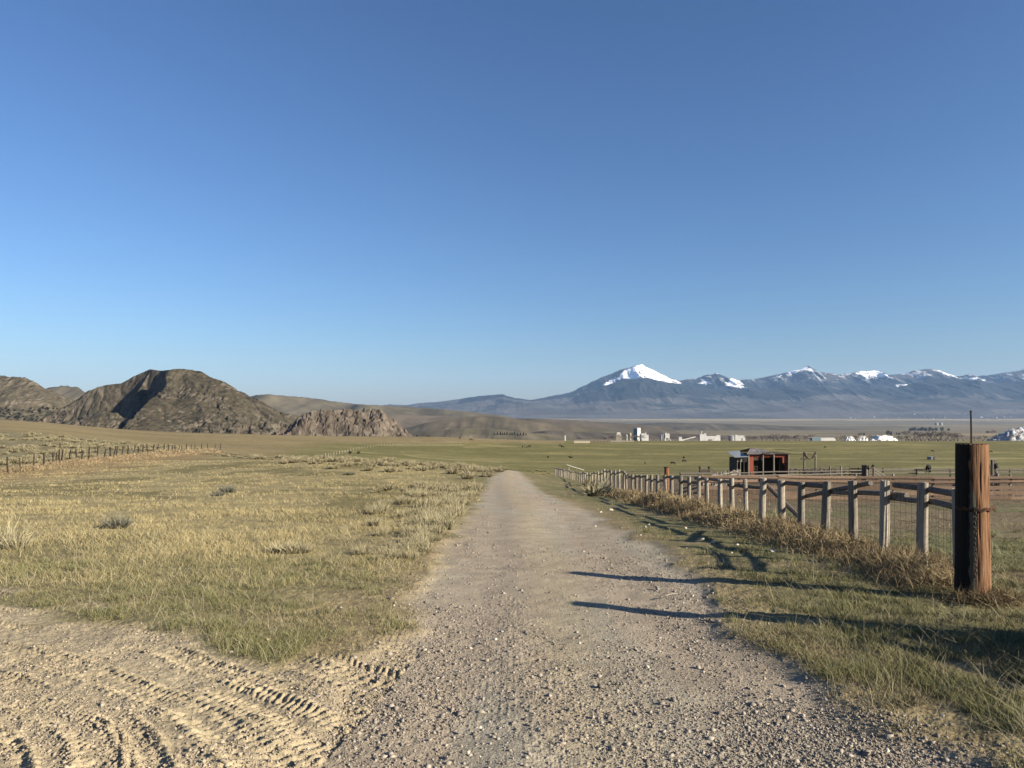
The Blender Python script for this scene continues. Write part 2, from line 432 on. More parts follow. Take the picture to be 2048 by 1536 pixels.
# ------------------------------------------------------------------ object helpers
def tag(o, label=None, cat=None, group=None, kind=None):
    if label: o['label'] = label
    if cat: o['category'] = cat
    if group: o['group'] = group
    if kind: o['kind'] = kind
    return o
def mesh_np(name, V, faces, mat, parent=None, col=None, smooth=False, nv=None):
    """V (n,3); faces (m,k) array with constant k"""
    me = bpy.data.meshes.new(name)
    V = np.ascontiguousarray(V, np.float32); faces = np.ascontiguousarray(faces, np.int32)
    m, k = faces.shape
    me.vertices.add(len(V)); me.vertices.foreach_set('co', V.ravel())
    me.loops.add(m * k); me.loops.foreach_set('vertex_index', faces.ravel())
    me.polygons.add(m)
    me.polygons.foreach_set('loop_start', np.arange(0, m * k, k, dtype=np.int32))
    me.polygons.foreach_set('loop_total', np.full(m, k, np.int32))
    me.update(calc_edges=True)
    if smooth: me.polygons.foreach_set('use_smooth', np.ones(m, bool))
    if col is not None:
        a = me.color_attributes.new('Col', 'FLOAT_COLOR', 'POINT')
        a.data.foreach_set('color', np.concatenate([col, np.ones((len(col), 1))], 1).astype(np.float32).ravel())
    me.materials.append(mat)
    o = bpy.data.objects.new(name, me); C.objects.link(o)
    if parent: o.parent = parent
    return o
def grid_faces(nr, nc):
    i = np.arange(nr - 1)[:, None] * nc + np.arange(nc - 1)[None, :]
    return np.stack([i, i + 1, i + nc + 1, i + nc], -1).reshape(-1, 4)
def empty(name, loc, rz=0.0):
    o = bpy.data.objects.new(name, None); C.objects.link(o)
    o.location = loc; o.rotation_euler = (0, 0, rz); o.empty_display_size = .3
    return o
def obj(name, bm, mat, parent=None, smooth=False):
    me = bpy.data.meshes.new(name); bmesh.ops.recalc_face_normals(bm, faces=bm.faces)
    bm.to_mesh(me); bm.free()
    if smooth: me.polygons.foreach_set('use_smooth', np.ones(len(me.polygons), bool))
    me.materials.append(mat)
    o = bpy.data.objects.new(name, me); C.objects.link(o)
    if parent: o.parent = parent
    return o
def box(bm, c, s, rot=None):
    M = Matrix.Translation(c) @ (rot.to_4x4() if rot else Matrix.Identity(4)) @ Matrix.Diagonal((*s, 1))
    bmesh.ops.create_cube(bm, size=1, matrix=M)
    return bm
def tube(bm, pts, rad, n=8, jitter=0.0, cap=True):
    """round bar along pts with radius per point"""
    pts = [Vector(p) for p in pts]
    if not hasattr(rad, '__len__'): rad = [rad] * len(pts)
    rings = []
    for i, p in enumerate(pts):
        d = (pts[min(i+1, len(pts)-1)] - pts[max(i-1, 0)]).normalized()
        a = d.orthogonal().normalized() if abs(d.z) < .9 else Vector((1, 0, 0)).cross(d).normalized().cross(d)
        if abs(d.z) >= .9: a = (Vector((1, 0, 0)) - d * d.x).normalized()
        else: a = (Vector((0, 0, 1)) - d * d.z).normalized()
        b = d.cross(a)
        ring = []
        for k in range(n):
            t = 2 * math.pi * k / n
            r = rad[i] * (1 + jitter * (random.random() - .5))
            ring.append(bm.verts.new(p + a * (math.cos(t) * r) + b * (math.sin(t) * r)))
        rings.append(ring)
    for i in range(len(rings) - 1):
        for k in range(n):
            bm.faces.new((rings[i][k], rings[i][(k+1) % n], rings[i+1][(k+1) % n], rings[i+1][k]))
    if cap:
        bm.faces.new(rings[0][::-1]); bm.faces.new(rings[-1])
    return bm
def bar(bm, a, b, wd, ht):
    """rectangular board from a to b"""
    a = Vector(a); b = Vector(b); d = b - a
    q = d.to_track_quat('X', 'Z').to_matrix()
    return box(bm, (a + b) / 2, (d.length, wd, ht), q)
def copy_tree(o, parent=None):
    c = o.copy(); C.objects.link(c); c.parent = parent
    for ch in list(o.children): copy_tree(ch, c)
    return c

# ------------------------------------------------------------------ ground sheet
def make_ground():
    Vs = []; Fs = []; Cs = []; Ms = []; off = 0
    parts = []
    # near, fine
    r = np.linspace(-1.0, 1.0, 1400); Yr = np.exp(np.arange(math.log(2.4), math.log(12.0), .0036))
    Yr[-1] = 12.0; parts.append((r, Yr, True))
    rr = np.concatenate([-np.exp(np.linspace(math.log(30), math.log(1.45), 24)), np.linspace(-1.4, 1.4, 760), np.exp(np.linspace(math.log(1.45), math.log(30), 24))])
    Yf = np.concatenate([[12.0], np.exp(np.arange(math.log(12.0) + .010, math.log(700), .010)), np.exp(np.arange(math.log(705), math.log(28500), .016))])
    parts.append((rr, Yf, False))
    side = np.concatenate([-np.exp(np.linspace(math.log(30), math.log(1.02), 40)), [-1.0]])
    parts.append((side, np.exp(np.linspace(math.log(2.4), math.log(12), 60)), False))
    parts.append((-side[::-1], np.exp(np.linspace(math.log(2.4), math.log(12), 60)), False))
    for rc, Yv, fine in parts:
        Yg, rg = np.meshgrid(Yv, rc, indexing='ij')
        X = np.clip(rg * Yg, -43000, 43000).ravel(); Y = Yg.ravel()
        col, road, dirt = albedo(X, Y)
        Z = base_h(X, Y) + relief(X, Y, road, dirt, None)
        if not fine: Z = Z - 0.004 * (Y < 12.01)
        f = grid_faces(len(Yv), len(rc)) + off
        Vs.append(np.stack([X, Y, Z], 1)); Cs.append(col); Fs.append(f)
        Ms.append(road[(f - off)[:, 0]] > .5); off += len(X)
    # behind the camera
    xb = np.linspace(-80, 80, 220); yb = np.linspace(-70, 2.41, 120)
    Yg, Xg = np.meshgrid(yb, xb, indexing='ij'); X = Xg.ravel(); Y = Yg.ravel()
    col, road, dirt = albedo(X, np.maximum(Y, 2.5))
    Z = base_h(X, Y) - .05
    f = grid_faces(len(yb), len(xb)) + off
    Vs.append(np.stack([X, Y, Z], 1)); Cs.append(col); Fs.append(f); Ms.append(road[(f - off)[:, 0]] > .5)
    V = np.concatenate(Vs); Fa = np.concatenate(Fs); Co = np.concatenate(Cs); Rm = np.concatenate(Ms)
    for name, sel, mat in (('ground', ~Rm, M_ground), ('gravel_road', Rm, M_road)):
        fa = Fa[sel]; used = np.zeros(len(V), bool); used[fa.ravel()] = True
        idx = np.cumsum(used) - 1
        o = mesh_np(name, V[used], idx[fa], mat, col=Co[used], smooth=True)
        o['kind'] = 'structure'
make_ground()

# ------------------------------------------------------------------ hills and ranges
def seg_ridge(X, Y, pts, sl_r, sl_l, curve=0.0):
    """height field of a crest polyline (x,y,z) falling away with a slope for each side"""
    best = np.full(X.shape, -1e9)
    for (x0, y0, z0), (x1, y1, z1) in zip(pts[:-1], pts[1:]):
        dx, dy = x1 - x0, y1 - y0; L2 = dx*dx + dy*dy
        t = np.clip(((X - x0) * dx + (Y - y0) * dy) / L2, 0, 1)
        qx = X - (x0 + t * dx); qy = Y - (y0 + t * dy)
        d = np.hypot(qx, qy)
        side = dx * qy - dy * qx
        s = np.where(side < 0, sl_r, sl_l)
        h = z0 + t * (z1 - z0) - s * d / (1 + curve * d)
        best = np.maximum(best, h)
    return best
def P(px, py, D):
    return ((px - 1024) / F * D, D, CAMZ - (py - HY) / F * D)

def hill_obj(name, px0, px1, Dc, d0, d1, nx, ny, hf, cf, mat, label=None):
    X = np.linspace((px0 - 1024) / F * Dc, (px1 - 1024) / F * Dc, nx)
    Y = np.linspace(d0, d1, ny)
    Yg, Xg = np.meshgrid(Y, X, indexing='ij')
    Z = hf(Xg, Yg)
    gy, gx = np.gradient(Z, Y, X)
    slope = np.hypot(gx, gy)
    col = cf(Xg, Yg, Z, slope)
    o = mesh_np(name, np.stack([Xg.ravel(), Yg.ravel(), Z.ravel()], 1), grid_faces(ny, nx), mat, col=col.reshape(-1, 3), smooth=False)
    o['kind'] = 'structure'
    return o

# --- the rocky hill
def hf_rock(X, Y):
    u = X; v = Y
    wx = (fbm(X/40, Y/40, 3, 201) - .5) * 22; wy = (fbm(X/40, Y/40, 3, 202) - .5) * 22
    X = X + wx * .7; Y = Y + wy * .7
    main = seg_ridge(X, Y, [P(346,737,1300), P(372,738,1310), P(400,743,1310), P(425,755,1300), P(452,771,1290), P(485,789,1290), P(520,803,1300), P(560,822,1300), P(640,838,1320)], .62, .55)
    spur = seg_ridge(X, Y, [P(346,737,1300), P(334,760,1272), P(326,782,1240), P(322,806,1210), P(318,830,1180), P(330,856,1145)], 1.7, .48)
    face = seg_ridge(X, Y, [P(372,738,1310), P(390,775,1250), P(405,815,1190), P(420,850,1140)], .55, .5)
    leftr = seg_ridge(X, Y, [P(346,740,1330), P(325,741,1355), P(300,738,1378), P(275,748,1385), P(258,757,1385), P(238,766,1380), P(212,769,1375), P(180,779,1368), P(160,796,1360), P(135,815,1350), P(100,836,1340)], .7, 1.9)
    rib = seg_ridge(X, Y, [P(240,768,1380), P(215,790,1325), P(185,814,1280), P(140,838,1230)], 2.0, 2.0)
    rib = rib - 1.1 * np.maximum(0, np.interp(Y, [1230, 1280, 1325, 1380], [P(140,0,1230)[0], P(185,0,1280)[0], P(215,0,1325)[0], P(240,0,1380)[0]]) - X)
    lump = seg_ridge(X, Y, [P(300,741,1375), P(288,768,1350), P(275,782,1330)], 1.5, 1.5)
    lump2 = seg_ridge(X, Y, [P(212,770,1400), P(185,805,1360), P(160,832,1320)], 1.1, 1.0); lump2 = lump2 - 300
    lobe = seg_ridge(X, Y, [P(130,846,1210), P(165,833,1200), P(205,822,1190), P(235,829,1180), P(270,846,1170), P(330,862,1150)], .6, .6)
    lobe2 = seg_ridge(X, Y, [P(205,822,1190), P(190,850,1150)], .7, .5)
    ys = np.array([1145,1180,1210,1240,1272,1300,1330]); xs = np.array([P(330,0,1145)[0],P(318,0,1180)[0],P(322,0,1210)[0],P(326,0,1240)[0],P(334,0,1272)[0],P(346,0,1300)[0],P(350,0,1330)[0]])
    lf = np.maximum(0, np.interp(Y, ys, xs) - X)
    main = main - lf * 1.5; face = face - lf * 1.5
    Z = np.maximum.reduce([main, spur, face, leftr, lump, lump2, lobe, lobe2])
    n = ridged(u / 26, v / 26, 5, 210, .6) - .55
    big = fbm(u / 60, v / 60, 3, 215) - .5
    rk = sstep(.42, .6, fbm(u / 90, v / 90, 3, 216) + .12 * sstep(30, -20, Z))
    wf = (fbm(u / 12, v / 12, 3, 217) - .5) * 8
    f1, f2, cid = worley((u + wf) / 17, (v + wf) / 24, 218); g1, g2, gid = worley((u + wf) / 6.5, (v - wf) / 9, 219)
    blocks = (cid - .5) * 9 + (gid - .5) * 4 - sstep(.16, .0, f2 - f1) * 4 - sstep(.16, 0, g2 - g1) * 1.5
    Z = Z + n * (1.2 + 2.5 * rk) + big * 4 + blocks * rk * sstep(65, 30, Z)
    return Z
def cf_rock(X, Y, Z, s):
    n = fbm(X / 14, Y / 14, 4, 220); n2 = fbm(X / 50, Y / 50, 4, 221); n3 = vnoise(X / 3.5, Y / 3.5, 222)
    scrub = mix(np.array([.125, .102, .068]), np.array([.15, .124, .083]), sstep(.4, .6, n2))
    rock = mix(np.array([.14, .115, .088]), np.array([.215, .178, .138]), sstep(.45, .65, n))
    c = mix(scrub, rock, sstep(.65, 1.15, s + (n - .5) * .6))
    c = c * (.8 + .4 * n3[..., None])
    c = mix(c, np.array([.055, .055, .035]), sstep(.66, .74, vnoise(X / 4, Y / 4, 223)) * .7)
    c = mix(c, np.array([.36, .31, .24]), sstep(.74, .80, fbm(X / 14, Y / 10, 3, 226)) * sstep(30, 0, Z) * .7)
    return c * np.array([.395, .405, .395])
hill_obj('rocky_hill', 40, 700, 1300, 1080, 1560, 560, 420, hf_rock, cf_rock, M_hill)

# --- rock bluff to the right of it
def hf_bluff(X, Y):
    wx = (fbm(X/18, Y/18, 3, 301) - .5) * 16; wy = (fbm(X/18, Y/18, 3, 302) - .5) * 16
    Z = seg_ridge(X + wx, Y + wy, [P(598,832,1060), P(612,824,1065), P(640,820,1075), P(700,819,1085), P(760,822,1090), P(782,834,1095), P(800,848,1100), P(824,872,1105)], .95, .8)
    Z = np.maximum(Z, seg_ridge(X + wx, Y + wy, [P(600,830,1060), P(575,862,1030)], 1.0, 1.6))
    top = CAMZ - (819 - HY) / F * 1085
    Z = np.minimum(Z, top + 1.5 + (fbm(X/20, Y/20, 3, 304) - .5) * 3)
    wf = (fbm(X / 10, Y / 10, 3, 306) - .5) * 7
    f1, f2, cid = worley((X + wf) / 15, (Y + wf) / 13, 307); g1, g2, gid = worley((X - wf) / 5.5, (Y + wf) / 5.5, 308)
    return Z + (ridged(X / 30, Y / 22, 4, 305, .6) - .55) * 5 + (cid - .5) * 5 + (gid - .5) * 2.6 - sstep(.14, 0, f2 - f1) * 3
def cf_bluff(X, Y, Z, s):
    n = fbm(X / 9, Y / 9, 4, 320); n3 = vnoise(X / 2.5, Y / 2.5, 322)
    c = mix(np.array([.125, .102, .080]), np.array([.19, .158, .125]), sstep(.42, .62, n))
    c = mix(c, np.array([.19, .155, .10]), sstep(.7, .3, s) * .6)
    return c * (.8 + .4 * n3[..., None]) * np.array([.56, .555, .54])
hill_obj('rock_bluff', 545, 850, 1080, 985, 1180, 420, 220, hf_bluff, cf_bluff, M_hill)

# --- far left hill with a cliff band, and the smooth hill behind
def hf_left(X, Y):
    wx = (fbm(X/40, Y/40, 3, 401) - .5) * 18
    Z = seg_ridge(X + wx, Y, [P(-330,770,1750), P(-150,757,1740), P(0,759,1720), P(30,760,1720), P(52,763,1710), P(72,777,1700), P(95,793,1690), P(125,818,1670), P(160,846,1640)], .42, .5)
    n = fbm(X / 60, Y / 60, 3, 404)
    band = CAMZ - (807 - HY) / F * 1600
    cl = sstep(band - 4, band + 9, Z + (n - .5) * 8) - .5
    top = CAMZ - (772 - HY) / F * 1680
    cl2 = sstep(top - 3, top + 6, Z) - .5
    return Z + cl * 9 + cl2 * 6 + (ridged(X / 24, Y / 24, 5, 405, .6) - .5) * 11
def cf_left(X, Y, Z, s):
    n = fbm(X / 14, Y / 14, 4, 420)
    c = mix(np.array([.16, .135, .09]), np.array([.20, .165, .115]), n)
    c = mix(c, np.array([.31, .255, .20]), sstep(.75, 1.2, s) * sstep(.4, .6, n))
    base = CAMZ - (838 - HY) / F * 1500
    dots = sstep(.60, .70, vnoise(X / 6, Y / 9, 423))
    c = mix(c, np.array([.05, .052, .035]), dots * (.25 + .6 * sstep(base + 30, base, Z)))
    return c * np.array([.39, .40, .395])
hill_obj('cliff_band_hill', -330, 230, 1650, 1400, 1900, 420, 260, hf_left, cf_left, M_hill)

def smooth_hill(name, pts, D, front, back, nx=200, ny=60, amp=.06, nsc=.15, cols=((.17,.145,.10),(.21,.175,.12)), seed=500, base=None, power=.75, dark=None, darkthr=.6):
    pxs = np.array([p[0] for p in pts], float); pys = np.array([p[1] for p in pts], float)
    scale = D / F
    Xs = (pxs - 1024) * scale; Zs = CAMZ - (pys - HY) * scale
    bz = base if base is not None else Zs.min() - 8 * scale
    def hf(X, Y):
        crest = np.interp(X, Xs, Zs) + (fbm(X / (scale * 14), X * 0 + 1.3, 4, seed) - .5) * scale * 2.0 * amp * 8
        yc = D + (fbm(X / (scale * 90), X * 0, 2, seed + 3) - .5) * front * .5
        t = np.where(Y < yc, (yc - Y) / (yc - (D - front)), (Y - yc) / (D + back - yc))
        t = np.clip(t, 0, 1)
        g = 1 - t ** (1 / power) if False else (1 - t) ** power * (1 - .25 * t)
        env = 4 * t * (1 - t)
        rd = ridged(X / (scale * 46), Y / (front * .9), 5, seed + 5, .55) - .6
        return bz + (crest - bz) * np.clip(g + rd * env * nsc * 2.2, 0, 2)
    def cf(X, Y, Z, s):
        n = fbm(X / (scale * 30), Y / (front * .3), 4, seed + 9)
        c = mix(np.array(cols[0]), np.array(cols[1]), sstep(.38, .62, n))
        if dark is not None:
            rel = (Z - bz) / max(Zs.max() - bz, 1)
            m = fbm(X / (scale * 40), Y / (front * .4), 5, seed + 12)
            k = sstep(darkthr - .04, darkthr + .05, m * .55 + rel * .55)
            c = mix(c, np.array(dark), k)
        return c * np.array([.52, .525, .53])
    return hill_obj(name, pxs[0], pxs[-1], D, D - front, D + back, nx, ny, hf, cf, M_far)

smooth_hill('distant_hill', [(60,812),(85,784),(105,775),(130,770),(150,774),(175,786),(215,806),(260,824)], 2900, 500, 500, cols=((.13,.115,.085),(.16,.14,.10)), seed=510, amp=.03, base=-120)
smooth_hill('long_ridge', [(380,806),(470,797),(520,790),(560,790),(610,794),(650,800),(690,806),(740,809),(800,812),(860,816),(930,822),(1000,830),(1060,842),(1120,856)], 4200, 1200, 900, cols=((.155,.135,.09),(.19,.165,.11)), seed=520, amp=.03, nsc=.05, base=-140)
smooth_hill('rolling_hill', [(600,836),(700,832),(780,829),(840,830),(900,833),(960,838),(1060,836),(1150,840),(1240,846),(1330,853)], 3400, 700, 700, cols=((.17,.14,.098),(.215,.175,.125)), seed=530, amp=.04, nsc=.06, base=-125)
smooth_hill('rolling_hill', [(740,862),(800,858),(850,846),(910,835),(960,831),(1010,834),(1070,843),(1140,852),(1220,858),(1290,866)], 2500, 500, 500, cols=((.15,.13,.085),(.20,.165,.11)), seed=540, amp=.04, nsc=.05, base=-115)
smooth_hill('low_knoll', [(790,876),(830,867),(880,859),(930,856),(980,857),(1030,862),(1100,869),(1150,874)], 1500, 350, 300, cols=((.17,.15,.095),(.20,.17,.115)), seed=550, amp=.05, nsc=.05, base=-85)
smooth_hill('low_knoll', [(1020,879),(1060,867),(1090,862),(1130,862),(1180,866),(1240,868),(1330,867),(1420,869),(1520,873),(1640,877)], 1750, 350, 300, cols=((.125,.105,.08),(.16,.135,.10)), seed=560, amp=.05, nsc=.14, base=-85)
smooth_hill('valley_bench', [(1150,858),(1260,848),(1330,845),(1400,846),(1480,848),(1560,851),(1700,857)], 5200, 500, 700, cols=((.13,.115,.085),(.16,.14,.10)), seed=570, amp=.04, nsc=.1, base=-150)

# --- blue ranges
def range_obj(name, pts, D, front, back, nx, ny, cf, seed, base, spur=.34, power=1.1, rough=1.0, ftp=70):
    pxs = np.array([p[0] for p in pts], float); pys = np.array([p[1] for p in pts], float)
    sc = D / F; Xs = (pxs - 1024) * sc; Zs = CAMZ - (pys - HY) * sc
    def hf(X, Y):
        crest = np.interp(X, Xs, Zs) + (fbm(X / (sc * 9), X * 0 + 2.1, 4, seed) - .5) * sc * 3.2 * rough
        yc = D + (fbm(X / (sc * 80), X * 0, 3, seed + 3) - .5) * front * .25
        t = np.where(Y < yc, (yc - Y) / (yc - (D - front)), (Y - yc) / (D + back - yc))
        t = np.clip(t, 0, 1)
        g = (1 - t) ** power
        env = np.clip(t * 5, 0, 1) * (1 - t)
        wx = (fbm(X / (sc*60), Y / (front*.5), 3, seed+7) - .5) * sc * 60
        rd = ridged((X + wx) / (sc * ftp), (Y) / (front * .8), 6, seed + 5, .56) - .55
        return base + (crest - base) * np.clip(g + rd * env * spur * 2, 0, 2)
    return hill_obj(name, pxs[0], pxs[-1], D, D - front, D + back, nx, ny, hf, cf, M_far)
def z_at(py, D): return CAMZ - (py - HY) / F * D
FOREST = np.array([.014, .018, .017]); GRASS = np.array([.046, .044, .040]); ROCK = np.array([.09, .08, .07]); SNOW = np.array([.86, .86, .87])
def poly_in(px, py, poly):
    ins = np.zeros(px.shape, bool); n = len(poly)
    for i in range(n):
        x0, y0 = poly[i]; x1, y1 = poly[(i+1) % n]
        c = ((y0 > py) != (y1 > py)) & (px < (x1 - x0) * (py - y0) / ((y1 - y0) or 1e-9) + x0)
        ins ^= c
    return ins
SNOWPOLY = [
 [(1283,726),(1312,740),(1340,756),(1364,768),(1342,767),(1320,762),(1296,755),(1284,754),(1262,760),(1240,755),(1222,772),(1195,778),(1215,764),(1235,752),(1255,738)],
 [(1412,748),(1430,742),(1446,748)], [(1394,768),(1410,758),(1424,769)], [(1448,772),(1462,756),(1480,762),(1490,775)],
 [(1575,744),(1600,734),(1612,728),(1626,742),(1612,741),(1600,742),(1580,750)], [(1540,758),(1575,748),(1560,754)],
 [(1700,742),(1722,738),(1735,742),(1750,736),(1776,752),(1760,755),(1744,756),(1735,759),(1722,748)],
 [(1872,738),(1886,739),(1916,756),(1900,752)], [(1925,757),(1955,756),(1948,761)], [(1792,770),(1822,768),(1818,771),(1798,773)], [(1960,758),(1976,758),(1970,761)]]
def cf_snow(X, Y, Z, s):
    px, py = to_px(X, Y, Z)
    jx = px + (fbm(X / 130, Y / 160, 5, 610, .7) - .5) * 16; jy = py + (fbm(X / 110, Y / 160, 5, 611, .7) - .5) * 9
    c = mix(FOREST, FOREST * 1.6, sstep(.4, .6, fbm(X / 700, Y / 500, 4, 612)))
    c = mix(c, ROCK * .75, sstep(768, 755, py) * sstep(.45, .6, fbm(X / 400, Y / 400, 4, 613)) * .8)
    sn = np.zeros(px.shape, bool)
    for p in SNOWPOLY: sn |= poly_in(jx, jy, p)
    dust = sstep(.60, .68, fbm(X / 120, Y / 200, 4, 614)) * sstep(768, 752, py) * (px > 1380)
    c = mix(c, SNOW * .8, dust * .55)
    c = np.where(sn[..., None], SNOW, c)
    rock = sn & (fbm(X / 110, Y / 110, 4, 615) > .66)
    c = np.where(rock[..., None], ROCK * 1.3, c)
    lo = sstep(795, 815, py + (fbm(X / 900, Y / 600, 4, 616) - .5) * 30)
    return mix(c, GRASS * 1.5, lo * .85)
range_obj('snowy_range', [(1060,800),(1140,785),(1160,775),(1200,756),(1240,740),(1262,734),(1283,728),(1310,741),(1340,756),(1362,761),(1395,756),(1430,745),(1450,753),(1470,760),(1500,760),(1540,752),(1580,743),(1600,738),(1614,732),(1630,744),(1670,750),(1700,746),(1730,741),(1760,741),(1775,750),(1805,748),(1840,739),(1865,737),(1885,739),(1915,753),(1940,747),(1965,752),(2000,748),(2048,739),(2120,730),(2250,745),(2500,735)],
          20500, 3600, 2500, 1100, 200, cf_snow, 620, -60, spur=.16, power=1.0, rough=.8, ftp=44)
def cf_front(X, Y, Z, s):
    px, py = to_px(X, Y, Z)
    n = fbm(X / 900, Y / 500, 5, 640)
    f = sstep(.38, .50, n * .7 + .3 * sstep(812, 778, py))
    c = mix(GRASS * 1.5, FOREST * 1.1, f)
    return c
range_obj('forested_foothills', [(700,822),(780,808),(812,811),(840,806),(870,805),(900,801),(940,794),(980,790),(1005,789),(1030,796),(1060,800),(1100,795),(1140,788),(1180,777),(1220,768),(1260,758),(1290,756),(1330,764),(1380,772),(1440,778),(1500,778),(1560,774),(1620,770),(1680,774),(1740,779),(1790,776),(1830,765),(1870,757),(1900,755),(1940,763),(1990,768),(2048,760),(2150,752),(2400,760)],
          17800, 3200, 1500, 900, 160, cf_front, 650, -60, spur=.24, power=1.15, rough=.7, ftp=85)
def cf_bench(X, Y, Z, s):
    px, py = to_px(X, Y, Z)
    n = fbm(X / 1200, Y / 500, 5, 660)
    c = mix(GRASS * 1.2, GRASS * 1.9, sstep(.38, .62, n))
    return mix(c, FOREST * 1.6, sstep(.60, .66, n * .8 + .25 * sstep(826, 800, py)) * .85)
range_obj('bench_hills', [(560,826),(700,822),(820,818),(900,817),(1000,808),(1060,806),(1120,810),(1200,808),(1280,806),(1360,808),(1440,806),(1520,808),(1600,802),(1680,800),(1760,802),(1850,797),(1930,795),(2000,800),(2060,798),(2200,794),(2500,798)],
          15000, 2600, 1500, 900, 120, cf_bench, 670, -125, spur=.18, power=1.3, rough=.6, ftp=110)

# ------------------------------------------------------------------ haze
def make_haze():
    bm = bmesh.new(); box(bm, (0, 9000, 700), (90000, 42000, 2000 - 200))
    m = bpy.data.materials.new('haze_air'); m.use_nodes = True
    t = m.node_tree
    for n in list(t.nodes):
        if n.type == 'BSDF_PRINCIPLED': t.nodes.remove(n)
    v = t.nodes.new('ShaderNodeVolumePrincipled')
    v.inputs['Color'].default_value = (.36, .60, 1.0, 1)
    v.inputs['Density'].default_value = 1.65e-5
    v.inputs['Anisotropy'].default_value = 0.0
    t.links.new(v.outputs[0], t.nodes['Material Output'].inputs['Volume'])
    o = obj('haze', bm, m); o['kind'] = 'stuff'
make_haze()

# ------------------------------------------------------------------ placing helpers
bpy.context.view_layer.update()
_haze = bpy.data.objects['haze']; _haze.hide_viewport = True
bpy.context.view_layer.update()
_dg = bpy.context.evaluated_depsgraph_get()
def cast(px, py):
    """terrain point seen at a photo pixel (measuring only)"""
    d = Vector(((px - 1024) / F, 1, -(py - HY) / F)).normalized()
    ok, loc, nrm, idx, ob, mt = scene.ray_cast(_dg, Vector((0, 0, CAMZ)), d)
    if not ok: raise RuntimeError('no terrain at %s %s' % (px, py))
    return loc
def at(px, Y):
    x = (px - 1024) / F * Y
    return Vector((x, Y, H(x, Y)))
def zpix(py, Y): return CAMZ - (py - HY) / F * Y
ORD = ['nearest', 'second', 'third', 'fourth', 'fifth', 'sixth', 'seventh', 'eighth', 'ninth', 'tenth', 'eleventh', 'twelfth', 'thirteenth', 'fourteenth', 'fifteenth', 'sixteenth', 'seventeenth', 'eighteenth', 'nineteenth', 'twentieth']

def log_mesh(h, r0, r1, seed, n=16, rows=14, crack=.05, top=.01, lean=(0, 0)):
    """upright weathered post: tapered, ribbed with splits, slightly crooked"""
    rs = random.Random(seed)
    ang = np.linspace(0, 2*math.pi, n, endpoint=False)
    prof = np.array([1 + crack * (rs.random() - .5) * 2 for _ in range(n)])
    for _ in range(max(2, n // 12)):
        prof[rs.randrange(n)] -= crack * 2.2
    bx = (rs.random() - .5) * .02 * h; by = (rs.random() - .5) * .02 * h
    V = []
    for i in range(rows + 1):
        t = i / rows
        r = r0 + (r1 - r0) * t
        if i == rows: r *= .96
        cx = lean[0] * t * h + bx * math.sin(t * math.pi); cy = lean[1] * t * h + by * math.sin(t * math.pi)
        tw = .12 * t
        for k in range(n):
            rr = r * (prof[k] + .012 * (rs.random() - .5))
            z = t * h - .12 * (1 - t) + (0 if i < rows else (rs.random() - .5) * top)
            V.append((cx + math.cos(ang[k] + tw) * rr, cy + math.sin(ang[k] + tw) * rr, z))
    me = bpy.data.meshes.new('post')
    faces = []
    for i in range(rows):
        for k in range(n):
            faces.append((i*n + k, i*n + (k+1) % n, (i+1)*n + (k+1) % n, (i+1)*n + k))
    V.append((lean[0]*h, lean[1]*h, h - .002)); c = len(V) - 1
    for k in range(n): faces.append((rows*n + k, rows*n + (k+1) % n, c))
    me.from_pydata(V, [], faces); me.update()
    return me
def link(name, me, mat, parent, loc=(0, 0, 0)):
    if not me.materials: me.materials.append(mat)
    o = bpy.data.objects.new(name, me); C.objects.link(o); o.location = loc
    if parent: o.parent = parent
    return o

# ------------------------------------------------------------------ long post fence on the right
FX = 6.0
near = [(1848,965,.155),(1770,961,.15),(1707,960.5,.15),(1650,962.5,.155),(1605,964.5,.14),(1564,960.5,.17),(1526,956,.155),(1493.5,958,.11),(1464,956,.14),(1440,958,.14),(1416,956,.13),(1397,952,.12),(1378,953,.13),(1360,952,.13),(1344,951,.14),(1330,950,.13),(1316.6,950,.14),(1304,949.5,.13),(1292,949.6,.13),(1281,949.5,.13),(1272,949,.13),(1262.8,948.5,.13),(1253,946,.13),(1246.6,942,.14),(1239,939,.14),(1231,939.5,.14),(1223.5,940,.14),(1216,940,.13),(1209,938,.14),(1202,940,.13),(1196,943,.13)]
def fx(y): return float(np.interp(y, [8.95, 10.41], [5.62, FX]))
posts = []
for px, ty, wd in near:
    Y = FX / ((px - 1024) / F); posts.append((FX, Y, zpix(ty, Y), wd))
Y = posts[-1][1] + 1.7
while Y < 101:
    px = 1024 + F * FX / Y
    ty = np.interp(px, [1108, 1118, 1130, 1150, 1170, 1182, 1196], [935, 936, 938.5, 942.5, 944.5, 945, 943])
    posts.append((FX, Y, zpix(ty, Y), .13)); Y += 1.78
root = empty('post_and_rail_fence', (FX, 9.0, H(FX, 9.0)))
tag(root, 'long fence of closely set grey round posts and woven wire beside the gravel road', 'fence')
def rel(o, root): o.location = Vector(o.location) - Vector(root.location)
plist = [(5.62, 8.95, .70, .15)] + posts
for i, (x, y, zt, wd) in enumerate(plist):
    zb = H(x, y); jx = random.uniform(-.03, .03)
    me = log_mesh(zt - zb, wd/2 * 1.04, wd/2 * .96, 100 + i, n=20 if y < 25 else 9, rows=10 if y < 25 else 4, crack=.05, top=.02, lean=(random.uniform(-.035, .035), random.uniform(-.04, .04)))
    link('post', me, M_post, root, Vector((x + (jx if i else 0), y, zb)) - root.location)
def zt_at(y): return float(np.interp(y, [p[1] for p in plist], [p[2] for p in plist]))
y = 8.85; k = 0
